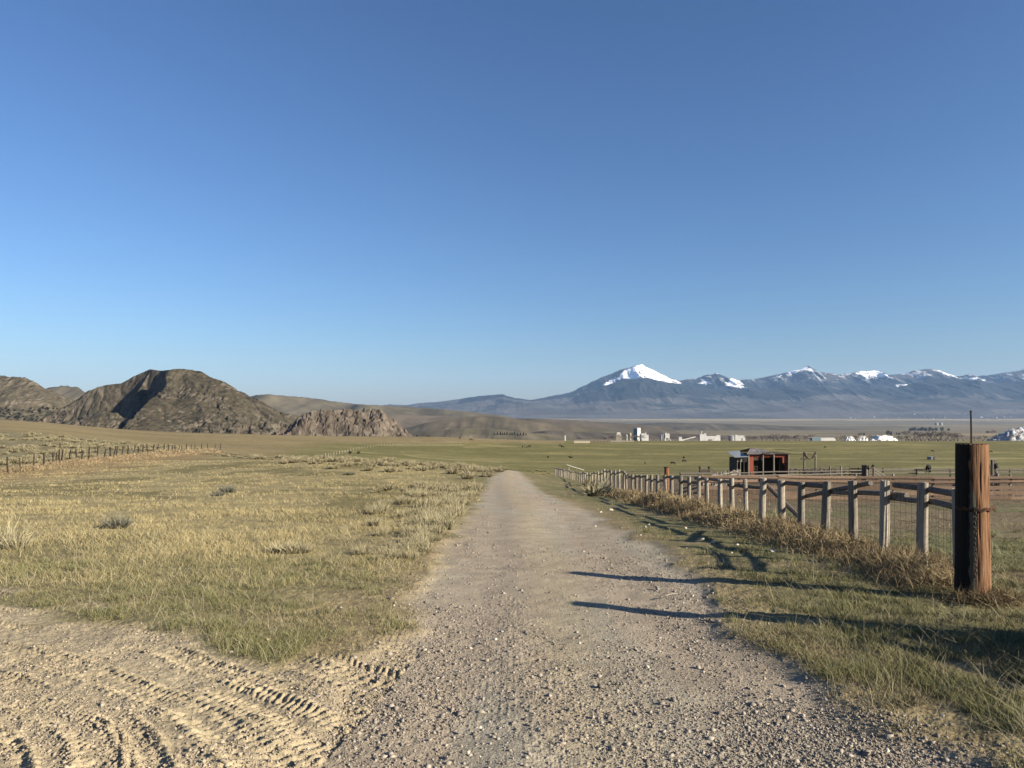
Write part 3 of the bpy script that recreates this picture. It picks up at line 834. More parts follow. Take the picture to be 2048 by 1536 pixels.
while y < 100:
    span = random.choice([2.4, 2.6, 3.3, 3.6]) if y < 50 else random.choice([3.5, 5.2])
    y1 = min(y + span, 101); o = -.08 - .13 * (k % 2) * (1 if y < 60 else .5)
    b = bmesh.new()
    pts = []
    for q in range(5):
        yy = y - .15 + (y1 - y + .3) * q / 4
        zz = zt_at(y) * (1 - q/4) + zt_at(y1) * q/4
        pts.append(Vector((fx(yy) + .1 + .03 * (k % 2), max(yy, 8.9), zz + o + random.uniform(-.015, .015))) - root.location)
    tube(b, pts, [.045 + random.uniform(-.006, .006) for _ in pts], 8, .12)
    obj('rail', b, M_rail, root)
    y = y1; k += 1
for (ya, yb, oa, ob) in ((8.95, 11.6, -.26, -.28), (12.2, 14.9, -.05, -.30)):
    b = bmesh.new()
    tube(b, [Vector((fx(ya + (yb-ya)*q/4) + .12, ya + (yb-ya)*q/4, zt_at(ya)*(1-q/4) + zt_at(yb)*q/4 + oa + (ob-oa)*q/4 + random.uniform(-.012, .012))) - root.location for q in range(5)], .042, 8, .12)
    obj('rail', b, M_rail, root)
b = bmesh.new()   # diagonal brace
tube(b, [Vector((FX + .14, 17.3, zt_at(17.3) - .15)) - root.location, Vector((FX + .14, 14.6, H(FX, 14.6) + .12)) - root.location], .05, 8, .1)
obj('brace', b, M_rail, root)
# woven wire on the pasture side
def wire_mesh(name, path, zlo, zhi, nh, dv, r, root, ymax=40):
    V = []; Fc = []
    def seg(a, b_, rr):
        a = Vector(a); b_ = Vector(b_); d = (b_ - a).normalized()
        u = d.orthogonal().normalized(); v = d.cross(u); n0 = len(V)
        for p in (a, b_):
            for t in (0, 2.094, 4.189): V.append(tuple(p + u*math.cos(t)*rr + v*math.sin(t)*rr))
        for q in range(3):
            Fc.append((n0+q, n0+(q+1)%3, n0+3+(q+1)%3, n0+3+q))
    for (x0, y0), (x1, y1) in zip(path[:-1], path[1:]):
        L = math.hypot(x1-x0, y1-y0); n = max(1, int(L / dv))
        for i in range(n):
            t = i / n; x = x0 + (x1-x0)*t + random.uniform(-.006, .006); y = y0 + (y1-y0)*t
            g = H(x, y); bend = random.uniform(-.012, .012)
            seg((x, y, g + zlo), (x + bend, y + bend, g + (zlo + zhi)/2), r); seg((x + bend, y + bend, g + (zlo+zhi)/2), (x, y, g + zhi), r)
        for j in range(nh):
            z = zlo + (zhi - zlo) * (j / (nh - 1)) ** 1.15
            seg((x0, y0, H(x0, y0) + z + random.uniform(-.01, .01)), (x1, y1, H(x1, y1) + z + random.uniform(-.01, .01)), r * 1.15)
    V = np.array(V) - np.array(root.location)
    return mesh_np(name, V, np.array(Fc), M_wire, parent=root)
wire_mesh('wire_mesh', [(p[0] + .075, p[1]) for p in plist if p[1] < 46], .06, 1.02, 9, .15, .0022, root)

# ------------------------------------------------------------------ big gate post with rod, chain and wire band
def big_post(x, y, ztop, r0, r1, label, extras=True, seed=9):
    g = H(x, y); root = empty('gate_post', (x, y, g)); h = ztop - g
    tag(root, label, 'gate post')
    n = 72; rows = 60; rs = np.random.default_rng(seed)
    ang = np.linspace(0, 2*math.pi, n, endpoint=False)
    V = []
    cr = [(3.9, .05, .05, .0, 1.0), (4.55, .028, .045, .15, 1.0), (5.3, .035, .05, 0, .8), (5.75, .02, .03, .3, 1.), (0.4, .04, .05, 0, 1), (2.4, .03, .05, 0, .9), (5.05, .012, .02, .5, 1.0)]
    for i in range(rows + 1):
        t = i / rows; r = r0 + (r1 - r0) * t + .02 * math.exp(-t * 14)
        cx = -.012 * t; 
        a2 = ang
        f = 1 + .035 * (fbm(np.cos(a2) * 2.2 + 5, np.sin(a2) * 2.2 + t * .7, 3, seed) - .5) * 2 + .03 * (vnoise(a2 * 9, a2 * 0 + t * 2.2, seed + 3) - .5)
        for (c0, w_, dp, ta, tb) in cr:
            c1 = c0 + .12 * math.sin(t * 3 + c0) 
            if ta <= t <= tb:
                f = f - dp * 1.6 * np.exp(-(((a2 - c1 + math.pi) % (2*math.pi) - math.pi) / w_) ** 2) * min(1, (t - ta) * 8 + .1)
        for k in range(n):
            z = t * h - .15 * (1 - t) + (0 if i < rows else .006 * math.sin(k * 1.7))
            V.append((cx + math.cos(ang[k]) * r * f[k], math.sin(ang[k]) * r * f[k], z))
    faces = [(i*n + k, i*n + (k+1) % n, (i+1)*n + (k+1) % n, (i+1)*n + k) for i in range(rows) for k in range(n)]
    V.append((-.012, 0, h + .004)); faces += [(rows*n + k, rows*n + (k+1) % n, len(V) - 1) for k in range(n)]
    me = bpy.data.meshes.new('timber'); me.from_pydata(V, [], faces); me.update()
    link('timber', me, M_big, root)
    if not extras: return root
    b = bmesh.new(); tube(b, [(-.03, -.02, h - .1), (-.032, -.02, h + .15), (-.036, -.02, h + .365)], .010, 8)
    tube(b, [(-.036, -.02, h + .365), (-.036, -.02, h + .375)], .013, 8)
    obj('steel_rod', b, M_iron, root)
    zb = zpix(1016, y) - g
    cam_a = math.atan2(-y, -x)              # direction from the post to the camera
    def rad(z): t = z / h; return r0 + (r1 - r0) * t
    b = bmesh.new()
    for dz, rr in ((0, .006), (.014, .005), (-.012, .005)):
        pts = []
        for q in range(41):
            a = cam_a - 1.3 + 2.9 * q / 40
            pts.append((math.cos(a) * (rad(zb) + .008), math.sin(a) * (rad(zb) + .008), zb + dz + .01 * math.sin(q * .7)))
        tube(b, pts, rr, 6)
    a = cam_a + 1.45
    for q in range(5):
        tube(b, [(math.cos(a) * (rad(zb)), math.sin(a) * (rad(zb)), zb + .01), (math.cos(a + .1*q) * (rad(zb) + .05), math.sin(a + .1*q) * (rad(zb) + .05), zb - .03 + .02 * q)], .005, 5)
    obj('wire_band', b, M_rust, root)
    b = bmesh.new(); zc = zb - .01; a0 = cam_a + .13
    for q in range(27):
        z = zc - q * .0285
        a = a0 + .02 * math.sin(q * .9)
        p = Vector((math.cos(a) * (rad(z) + .014), math.sin(a) * (rad(z) + .014), z))
        rot = Matrix.Rotation(a, 3, 'Z') @ Matrix.Rotation(R(90 if q % 2 else 15), 3, 'Z')
        rings = []
        for u in range(12):
            t = 2*math.pi*u/12
            c = Vector((0, math.cos(t) * .0115, math.sin(t) * .021))
            ring = []
            nrm = Vector((0, math.cos(t), math.sin(t)))
            for v in range(5):
                s_ = 2*math.pi*v/5
                ring.append(b.verts.new(p + rot @ (c + nrm * math.cos(s_) * .0046 + Vector((1, 0, 0)) * math.sin(s_) * .0046)))
            rings.append(ring)
        for u in range(12):
            for v in range(5):
                b.faces.new((rings[u][v], rings[(u+1) % 12][v], rings[(u+1) % 12][(v+1) % 5], rings[u][(v+1) % 5]))
    obj('chain', b, M_iron, root)
    return root
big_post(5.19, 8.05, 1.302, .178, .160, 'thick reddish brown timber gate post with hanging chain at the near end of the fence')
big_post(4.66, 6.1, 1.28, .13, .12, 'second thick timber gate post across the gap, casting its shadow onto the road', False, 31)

# ------------------------------------------------------------------ the fence goes on towards the viewer, right of the frame
root = empty('post_and_rail_fence', (5.2, 5.9, H(5.2, 5.9)))
tag(root, 'near post and rail fence across the gate gap, seen by its shadow', 'fence')
pth = [(5.25 + .36 * (6.0 - y), y) for y in (6.0, 4.9, 3.8, 2.7, 1.6, .4, -.9, -2.2, -3.5)]
for i, (x, y) in enumerate(pth):
    me = log_mesh(1.15 + random.uniform(-.06, .06), .075, .07, 700 + i, n=14, rows=6, lean=(random.uniform(-.03, .03), 0))
    link('post', me, M_post, root, Vector((x, y, H(x, y))) - root.location)
for i in range(0, 8, 2):
    for o, dx in ((1.04, .1), (.82, .12)):
        (x0, y0), (x1, y1) = pth[i], pth[i + 2]
        b = bmesh.new(); tube(b, [Vector((x0 + (x1-x0)*q/3 + dx, y0 + (y1-y0)*q/3, H(x0 + (x1-x0)*q/3, y0 + (y1-y0)*q/3) + o + random.uniform(-.03, .03))) - root.location for q in range(4)], .046, 8, .12)
        obj('rail', b, M_rail, root)
wire_mesh('wire_mesh', [(x + .08, y) for x, y in pth], .06, 1.0, 9, .15, .0022, root)

# ------------------------------------------------------------------ leaning wire fence on the left
lp = [16,41,66,88,106,112,118,122,137,154,162,178,194,207,221,226,232,244,255,266,276,285,295,304,312,328,336,344,350,356,363,372,382,390,402,415,428,440]
root = empty('wire_fence', tuple(at(16, 62)))
tag(root, 'old wire fence of thin leaning dark posts below the sagebrush slope', 'fence')
lpos = []
for i, px in enumerate(lp):
    r = (px - 1024) / F; Y = -32.4 / (r + .184); p = at(px, Y); lpos.append(p)
    tall = 1.35 + random.uniform(-.15, .25)
    me = log_mesh(tall, .085, .07, 300 + i, n=7, rows=3, crack=.1, lean=(random.choice([.22, .12, .02, -.05, .3, .05]) , random.uniform(-.1, .1)))
    link('post', me, M_old, root, p - root.location)
for hgt in (.35, .7, 1.0):
    b = bmesh.new()
    tube(b, [p + Vector((0, 0, hgt + random.uniform(-.04, .04))) - root.location for p in lpos], .006, 3)
    obj('wire', b, M_wire, root)

# far pasture fence with pale posts
fp = [(645,915),(670,910),(695,904),(712,899.5),(725,896.5),(762,891.5),(800,889.6),(862,888.5),(932,885)]
xs = np.linspace(645, 932, 52)
root = empty('wire_fence', tuple(cast(645, 915)))
tag(root, 'distant wire fence of small pale posts curving along the edge of the green pasture', 'fence')
for i, px in enumerate(xs):
    py = np.interp(px, [a for a, _ in fp], [b for _, b in fp])
    p = cast(px, py)
    if p.y < 180: continue
    me = log_mesh(1.15, .12, .11, 900 + i, n=6, rows=2, lean=(random.uniform(-.06, .06), 0))
    link('post', me, M_pale, root, p - root.location)

# ------------------------------------------------------------------ corral
def pen(name, label, pts, hs, wd, ht, pmat, rmat, ph, step, pw=.1, pole=False):
    x0, y0 = pts[0]; root = empty(name, (x0, y0, H(x0, y0))); tag(root, label, 'fence')
    allp = []
    for (xa, ya), (xb, yb) in zip(pts[:-1], pts[1:]):
        L = math.hypot(xb-xa, yb-ya); n = max(1, round(L / step))
        for i in range(n + 1):
            if i == 0 and allp: continue
            x = xa + (xb-xa)*i/n; y = ya + (yb-ya)*i/n
            allp.append(Vector((x, y, H(x, y))))
    for i, p in enumerate(allp):
        hh = ph + random.uniform(-.08, .15)
        me = log_mesh(hh, pw/2*1.05, pw/2, 1200 + i + int(p.x*7), n=9, rows=4, lean=(random.uniform(-.03, .03), random.uniform(-.03, .03)))
        link('post', me, pmat, root, p - root.location)
    for h in hs:
        for i in range(0, len(allp) - 1, 2):
            e = allp[min(i + 2, len(allp) - 1)]
            a = allp[i] + Vector((0, -.08, h + random.uniform(-.04, .04))) - root.location; c = e + Vector((0, -.08, h + random.uniform(-.04, .04))) - root.location
            b = bmesh.new()
            if h > .7 or pole: tube(b, [a, (a + c)/2 + Vector((0, 0, random.uniform(-.03, .03))), c], ht * .45, 7, .1)
            else: bar(b, a, c, wd, ht)
            obj('rail', b, rmat, root)
    return root
def xy(px, Y): return ((px - 1024) / F * Y, Y)
pen('corral_fence', 'front corral fence of weathered poles and wide brown boards behind the post fence', [xy(1400, 35), xy(2330, 35)], (1.05, .84, .56, .31, .08), .04, .19, M_gray, M_board, 1.12, 1.85, .12)
pen('corral_fence', 'corral side fence running back from the road fence towards the red shed', [xy(1405, 36), xy(1455, 62), xy(1480, 84)], (1.0, .7, .4), .04, .12, M_gray, M_gray, 1.1, 2.6, .11)
pen('corral_fence', 'middle corral fence of dark poles in front of the red shed', [xy(1360, 63), xy(1500, 62), xy(1700, 62), xy(1900, 61), xy(2200, 60)], (1.0, .75, .45), .04, .13, M_dwood, M_gray, 1.05, 2.4, .11)
pen('corral_fence', 'low far corral fence at the pasture edge behind the pens', [xy(1215, 103), xy(1480, 100), xy(1800, 98), xy(2150, 96)], (.75, .4), .04, .10, M_gray, M_gray, .95, 3.4, .1, True)
pen('corral_fence', 'dark board alley fence right of the red shed', [xy(1580, 86), xy(1700, 88), xy(1735, 84)], (.95, .6, .3), .05, .18, M_dwood, M_dwood, 1.05, 2.0, .12)
pen('corral_fence', 'corral side fence running back at the far right beyond the gate post', [xy(1996, 36), xy(1992, 48), xy(1985, 61)], (1.0, .7, .4), .04, .14, M_gray, M_dwood, 1.15, 2.4, .12)

# red shed
def shed():
    Yf = 90.0; g0 = at(1535, Yf); root = empty('shed', tuple(g0))
    tag(root, 'small faded red corral shed with metal roof and grey lean-to', 'shed')
    s = Yf / F
    def X(px): return (px - 1535) * s
    def Z(py): return zpix(py, Yf) - g0.z
    top = Z(909); W0, W1 = X(1496), X(1578); D = 4.2
    b = bmesh.new()
    # front wall with a wide opening: header, two jambs, stepped corner panels
    box(b, ((W0+W1)/2, 0, (Z(914.5)+top)/2), (W1-W0, .06, top - Z(914.5)))
    box(b, ((W0+X(1507))/2, 0, Z(914.5)/2 - .1), (X(1507)-W0, .06, Z(914.5) + .2))
    box(b, ((X(1571)+W1)/2, 0, Z(914.5)/2 - .1), (W1-X(1571), .06, Z(914.5) + .2))
    box(b, ((X(1565)+X(1571))/2 - .001, 0, (Z(926)+Z(914.5))/2), (X(1571)-X(1565), .055, Z(914.5)-Z(926)))
    for k in range(26):
        xx = W0 + (W1 - W0) * (k + .5) / 26
        box(b, (xx, -.04, (Z(914.5)+top)/2), (.035, .03, top - Z(914.5) - .02))
    obj('wall', b, M_red, root); b = bmesh.new()
    box(b, (W1 - .03, D/2, top/2 - .1), (.06, D - .07, top + .2)); 
    box(b, ((X(1524)+W1)/2, D, top/2 - .1), (W1-X(1524), .06, top + .2))
    box(b, ((W0 + X(1524))/2, D, (top + Z(928))/2), (X(1524)-W0, .055, top - Z(928)))
    box(b, (W0 + .03, D/2, top/2 - .1), (.06, D - .07, top + .2))
    obj('back_wall', b, M_dwood, root)
    for k in range(0):
        xx = W0 + (W1 - W0) * (k + .5) / 26
        box(b, (xx, -.04, (Z(914.5)+top)/2), (.035, .03, top - Z(914.5) - .02))
    b = bmesh.new(); box(b, ((X(1507)+X(1525))/2, .03, (Z(920.5)+Z(914.5))/2), (X(1525)-X(1507), .03, .38)); obj('header_board', b, M_dwood, root)
    for px in (1496, 1525, 1546.5, 1575.5):
        b = bmesh.new(); tube(b, [(X(px), -.16, -.1), (X(px), -.16, top + .12)], .10, 9, .08); obj('post', b, M_gray, root)
    # low hipped roof
    e = .35; zt = Z(898); zl = top + .05
    def roof(name, quad, mat, th=.04):
        b = bmesh.new(); v = [b.verts.new(p) for p in quad]; f = b.faces.new(v)
        r = bmesh.ops.extrude_face_region(b, geom=[f]); bmesh.ops.translate(b, verts=[q for q in r['geom'] if isinstance(q, bmesh.types.BMVert)], vec=(0, 0, th))
        return obj(name, b, mat, root)
    mx = X(1512)
    roof('roof', [(W0 - .3, -.4, zl), (X(1548), -.4, zl), (X(1537), D*.5, zt - .15), (mx, D*.5, zt)], M_tin2)
    roof('roof', [(mx, D*.5, zt), (X(1537), D*.5, zt - .15), (X(1548), D + .3, zl), (W0 - .3, D + .3, zl)], M_tin)
    roof('roof', [(X(1548), -.35, zl + .02), (W1 + .1, -.35, zl + .02), (W1 + .1, D + .3, zl + .02), (X(1548), D + .3, zl + .02)], M_dwood, .07)
    b = bmesh.new(); bar(b, (X(1522), -.45, Z(906)), (X(1546), -.45, Z(904)), .1, .16); obj('fascia', b, M_dwood, root)
    # lean-to
    L0 = X(1474); lz = Z(914.5); hz = Z(908.5)
    roof('lean_to_roof', [(X(1466.5), -.5, lz), (W0 - .12, -.5, lz + .05), (W0 - .12, D*.8, hz + .25), (X(1470), D*.8, hz + .1)], M_tin)
    b = bmesh.new(); box(b, ((L0 + W0)/2, .1, (Z(924)+Z(916))/2), (W0 - L0 - .1, .05, Z(916)-Z(924))); obj('lean_to_wall', b, M_gray, root)
    b = bmesh.new(); box(b, ((L0 + W0)/2, D*.75, Z(916)/2 - .1), (W0 - L0 - .1, .05, Z(916) + .1)); box(b, (L0, D*.4, Z(916)/2 - .1), (.05, D*.7 - .06, Z(916) + .1)); obj('lean_to_wall', b, M_dwood, root)
    for px in (1474.5, 1481, 1488):
        b = bmesh.new(); tube(b, [(X(px), .02, -.1), (X(px), .02, Z(916))], .05, 7, .08); obj('post', b, M_gray, root)
    # pen gate inside
    b = bmesh.new()
    for h in (.3, .6, .9, 1.2): bar(b, (X(1509), 1.2, h), (X(1521), 1.3, h), .04, .07)
    for px in (1509, 1515, 1521): bar(b, (X(px), 1.25, 0), (X(px), 1.25, 1.35), .06, .06)
    obj('inner_gate', b, M_dwood, root)
    b = bmesh.new(); box(b, (X(1504), .8, .9), (.35, .5, 1.8)); box(b, (X(1504), .8, 1.9), (.25, .3, .3)); obj('feed_bin', b, M_dwood, root)
    b = bmesh.new(); bar(b, (X(1562), .3, Z(918)), (X(1573), .35, Z(932)), .05, .1); bar(b, (X(1563), .6, 0), (X(1563), .6, Z(922)), .08, .08); obj('inner_brace', b, M_gray, root)
shed()

def gate_frame(pa, pb, topy, Yd, label, sag=.35, r=.1, extra=None, name='corral_gate_frame'):
    a = at(pa, Yd); c = at(pb, Yd); root = empty(name, tuple((a + c)/2)); tag(root, label, 'gate frame')
    zt = zpix(topy, Yd)
    for p in (a, c):
        b = bmesh.new(); tube(b, [p - root.location - Vector((0, 0, .1)), Vector((p.x, p.y, (p.z + zt)/2)) - root.location, Vector((p.x, p.y, zt)) - root.location], r, 9, .1); obj('post', b, M_gray, root)
    if sag:
        b = bmesh.new(); pts = []
        for q in range(9):
            t = q / 8; pts.append(Vector((a.x + (c.x-a.x)*t, Yd - .05, zt - .05 - sag*2.2 * (1 - (2*t-1)**2))) - root.location)
        tube(b, pts, [.10 + .03 * math.sin(q) for q in range(9)], 7, .5); obj('sagging_crosspiece', b, M_dwood, root)
    if extra: extra(root, a, c, zt)
    return root
def overhead(root, a, c, zt):
    for dz, rr in ((.05, .03), (-.35, .022)):
        b = bmesh.new(); e = at(1548, 88)
        tube(b, [Vector((e.x, 88, zpix(898 if dz > 0 else 906, 88))) - root.location, Vector(((e.x + c.x)/2, 86, zt + dz + .02)) - root.location, Vector((c.x + .1, 85, zt + dz)) - root.location], rr, 5, .3)
        obj('overhead_pole', b, M_gray, root)
    b = bmesh.new(); box(b, (a.x - root.location.x - .1, -.1, zpix(918, 85) - root.location.z), (.7, .1, .22)); obj('hinge_block', b, M_dwood, root)
gate_frame(1608.5, 1631, 904, 85, 'tall pair of round gate posts with a sagging dark crosspiece right of the red shed', .35, .11, overhead)
gate_frame(1660, 1682, 932, 82, 'pair of plain short posts standing behind the dark farm implement', 0, .10)
def chute(root, a, c, zt):
    y = a.y
    for dy in (0, 1.1):
        b = bmesh.new()
        for k in range(3): bar(b, Vector((c.x + .05, y + dy, zt - .35 - k*.28)) - root.location, Vector(((1771-1024)/F*y, y + dy, H((1771-1024)/F*y, y) + .55 - k * .22)) - root.location, .05, .12)
        obj('ramp_side', b, M_gray, root)
    b = bmesh.new(); bar(b, Vector((a.x, y + .5, zt - 1.0)) - root.location, Vector(((1771-1024)/F*y, y + .5, H((1771-1024)/F*y, y) + .05)) - root.location, 1.0, .06); obj('ramp_floor', b, M_dwood, root)
    b = bmesh.new(); box(b, (a.x - root.location.x + .05, .3, (zt - root.location.z)/2), (.38, .5, zt - root.location.z - .15)); obj('chute_gate', b, M_dwood, root)
gate_frame(1733, 1747, 929, 60, 'cattle loading chute with sagging top piece and a sloping ramp', .12, .08, chute, name='loading_chute')
def squeeze():
    Yd = 45; a = at(1980, Yd); root = empty('corral_gate_frame', tuple(a)); tag(root, 'tall narrow board frame standing just right of the big gate post', 'gate frame')
    def q(px, py, dy=0): return Vector(((px-1024)/F*Yd, Yd + dy, zpix(py, Yd))) - root.location
    for px, t, m, w_ in ((1980, 930, M_dwood, .12), (1984.5, 920, M_gray, .18), (1988, 920, M_dwood, .1), (1992, 928, M_gray, .07)):
        b = bmesh.new(); bar(b, q(px, 981), q(px, t), w_, .08); obj('upright', b, m, root)
    b = bmesh.new(); bar(b, q(1973, 918), q(1995, 918), .08, .06); obj('top_bar', b, M_gray, root)
    for u, v in (((1974, 947, -.1), (1991, 960, -.1)), ((1991, 926, -.1), (1994, 936, -.1))):
        b = bmesh.new(); bar(b, q(*u), q(*v), .06, .1); obj('brace', b, M_dwood, root)
squeeze()
def implement():
    a = at(1645, 83); root = empty('harrow', tuple(a)); tag(root, 'low dark farm implement with curved tines parked between the corral gate posts', 'farm implement')
    b = bmesh.new()
    for y in (0, .8, 1.6): bar(b, (-1.9, y, .45), (1.9, y, .45), .12, .14)
    for x in (-1.8, 0, 1.8): bar(b, (x, 0, .45), (x, 1.6, .45), .1, .1)
    obj('frame', b, M_iron, root)
    for k in range(24):
        x = -1.85 + 3.7 * k / 23; b = bmesh.new(); y = (k % 3) * .8
        tube(b, [(x, y, .5), (x, y + .15, .75 + .1 * (k % 2)), (x, y + .35, .4), (x, y + .2, .02)], .03, 5); obj('tine', b, M_iron, root)
    for x in (-.9, 1.1):
        b = bmesh.new(); tube(b, [(x - .5, .2, .5), (x - .3, .2, .95), (x + .3, .2, 1.0), (x + .5, .2, .5)], .03, 6); obj('hoop', b, M_iron, root)
implement()
def feeder():
    p = at(1409, 108); root = empty('hay_feeder', tuple(p)); s = 108 / F
    tag(root, 'small dark wooden feeder with tall end boards, alone left of the red shed', 'feeder')
    for x in (-.7, .7):
        b = bmesh.new(); box(b, (x, 0, .6), (.12, .7, 1.2)); obj('end_board', b, M_dwood, root)
    b = bmesh.new(); box(b, (0, 0, .45), (1.26, .6, .5)); obj('trough', b, M_dwood, root)
    b = bmesh.new(); bar(b, (-.64, 0, 1.0), (.64, 0, 1.12), .08, .1); obj('top_rail', b, M_gray, root)
feeder()
# rusty post behind the fence
p = at(1333, 33)
b = bmesh.new(); hh = zpix(935.5, 33) - p.z; M_rp = wood_mat('rust_brown_wood', (.20,.09,.045), (.33,.17,.09), (.05,.025,.015))
tube(b, [(0, 0, -.1), (0, 0, hh * .5), (0.01, 0, hh)], [.115, .112, .11], 16, .04)
root = empty('corner_post', tuple(p)); tag(root, 'stout rusty red brown corner post standing behind the grey fence posts', 'post'); obj('shaft', b, M_rp, root)
b = bmesh.new(); tube(b, [(0, 0, hh - .01), (0, 0, hh + .04)], .12, 16); obj('cap', b, M_rust, root)

# ------------------------------------------------------------------ things in the pasture
def tank():
    p = cast(1861, 919); root = empty('stock_tank', tuple(p)); tag(root, 'round galvanised stock tank in the green pasture behind the corral', 'water tank')
    s = p.y / F
    b = bmesh.new(); tube(b, [(0, 0, 0), (0, 0, 5.5*s)], 6*s, 20); obj('tank_wall', b, M_conc, root)
    b = bmesh.new(); tube(b, [(0, 0, 5.5*s), (0, 0, 6.0*s)], 6.2*s, 20); obj('rim', b, M_tin, root)
    p2 = cast(1869, 920); root = empty('pump_tripod', tuple(p2)); tag(root, 'spindly pump tripod frame beside the stock tank', 'pump')
    hgt = 14 * s
    for dx, dy in ((-3.0, 0), (9, 1), (1, 3)):
        b = bmesh.new(); tube(b, [(dx*s, dy*s, 0), (0, 0, hgt)], .45*s, 5); obj('leg', b, M_pale, root)
    b = bmesh.new(); box(b, (-1.5*s, 0, 3.2*s), (3*s, 2*s, 6*s)); obj('pump_head', b, M_iron, root)
tank()
c_ = cast(1168, 941); a = Vector(((1134 - 1024) / F * (c_.y + 2), c_.y + 2, zpix(930, c_.y + 2)))
b = bmesh.new(); o0 = Vector(a)
tube(b, [Vector((0, 0, 0)), (c_ - a) * .5, (c_ - a) + Vector((0, 0, .1))], .17, 10)
for t in (.12, .55): tube(b, [(c_ - a) * t, Vector(((c_ - a).x * t, (c_ - a).y * t, H(a.x + (c_-a).x*t, a.y) - a.z))], .06, 6)
o = obj('irrigation_pipe', b, M_pipe); o.location = o0; tag(o, 'long pale pipe propped up slantwise in the pasture beyond the far fence end', 'pipe')
def panels(px0, px1, py0, py1, topdy, mat, label, n):
    p0 = cast(px0, py0); p1 = cast(px1, py1); root = empty('corral_fence', tuple(p0)); tag(root, label, 'fence')
    h = topdy * p0.y / F
    for i in range(n + 1):
        q = p0 + (p1 - p0) * (i / n); q.z = H(q.x, q.y)
        me = log_mesh(h * 1.1, .14, .12, 1500 + i, n=6, rows=2); link('post', me, mat, root, q - root.location)
    for k in (.3, .62, .95):
        b = bmesh.new(); bar(b, Vector((0, 0, h * k)), (p1 - p0) + Vector((0, 0, h * k)), .1, h * .16); obj('rail', b, mat, root)
panels(1148, 1180, 887, 887, 5, M_pale, 'pale rail pen at the left end of the distant pasture corral', 5)
panels(1181, 1220, 886.5, 885.5, 7, M_dwood, 'dark brown rail pen in the middle of the distant pasture corral', 6)
panels(1221, 1268, 884.5, 884.5, 4, M_gray, 'grey rail fence at the right end of the distant pasture corral', 7)

# ------------------------------------------------------------------ cattle
def cow_mesh(graze=True, calf=False):
    me = bpy.data.meshes.new('cow')
    pts = []; ed = []; rad = []
    def add(p, r, par=None):
        pts.append(p); rad.append(r); i = len(pts) - 1
        if par is not None: ed.append((par, i))
        return i
    pelvis = add((-.72, 0, 1.12), .27)
    loin = add((-.35, 0, 1.12), .33, pelvis); belly = add((.05, 0, 1.05), .37, loin); chest = add((.5, 0, 1.06), .35, belly)
    if graze:
        n1 = add((.82, 0, 1.0), .22, chest); n2 = add((1.08, 0, .66), .15, n1); hd = add((1.22, 0, .36), .125, n2); mz = add((1.34, 0, .12), .075, hd)
        ears = (1.17, .46)
    else:
        n1 = add((.80, 0, 1.28), .21, chest); n2 = add((1.02, 0, 1.48), .15, n1); hd = add((1.24, 0, 1.52), .13, n2); mz = add((1.50, 0, 1.38), .08, hd)
        ears = (1.18, 1.62)
    for s in (-1, 1):
        e = add((ears[0], s * .2, ears[1]), .035, hd)
        h1 = add((-.72, s * .2, .82), .16, pelvis); h2 = add((-.66, s * .2, .62), .10, h1); h3 = add((-.80, s * .2, .40), .06, h2); h4 = add((-.76, s * .2, .04), .055, h3)
        f1 = add((.52, s * .19, .74), .13, chest); f2 = add((.52, s * .19, .42), .065, f1); f3 = add((.53, s * .19, .04), .055, f2)
    t1 = add((-1.0, 0, 1.2), .05, pelvis); t2 = add((-1.05, 0, .6), .04, t1)
    me.from_pydata(pts, ed, []); me.update()
    o = bpy.data.objects.new('tmp', me); C.objects.link(o)
    m = o.modifiers.new('s', 'SKIN')
    for i, v in enumerate(me.skin_vertices[0].data): v.radius = (rad[i], rad[i]); v.use_root = (i == 0)
    sb = o.modifiers.new('u', 'SUBSURF'); sb.levels = 1; sb.render_levels = 1
    dg = bpy.context.evaluated_depsgraph_get()
    out = bpy.data.meshes.new_from_object(o.evaluated_get(dg))
    bpy.data.objects.remove(o); out.materials.clear(); out.materials.append(M_cow); out.name = 'cow'
    return out
CG, CS = cow_mesh(True), cow_mesh(False)
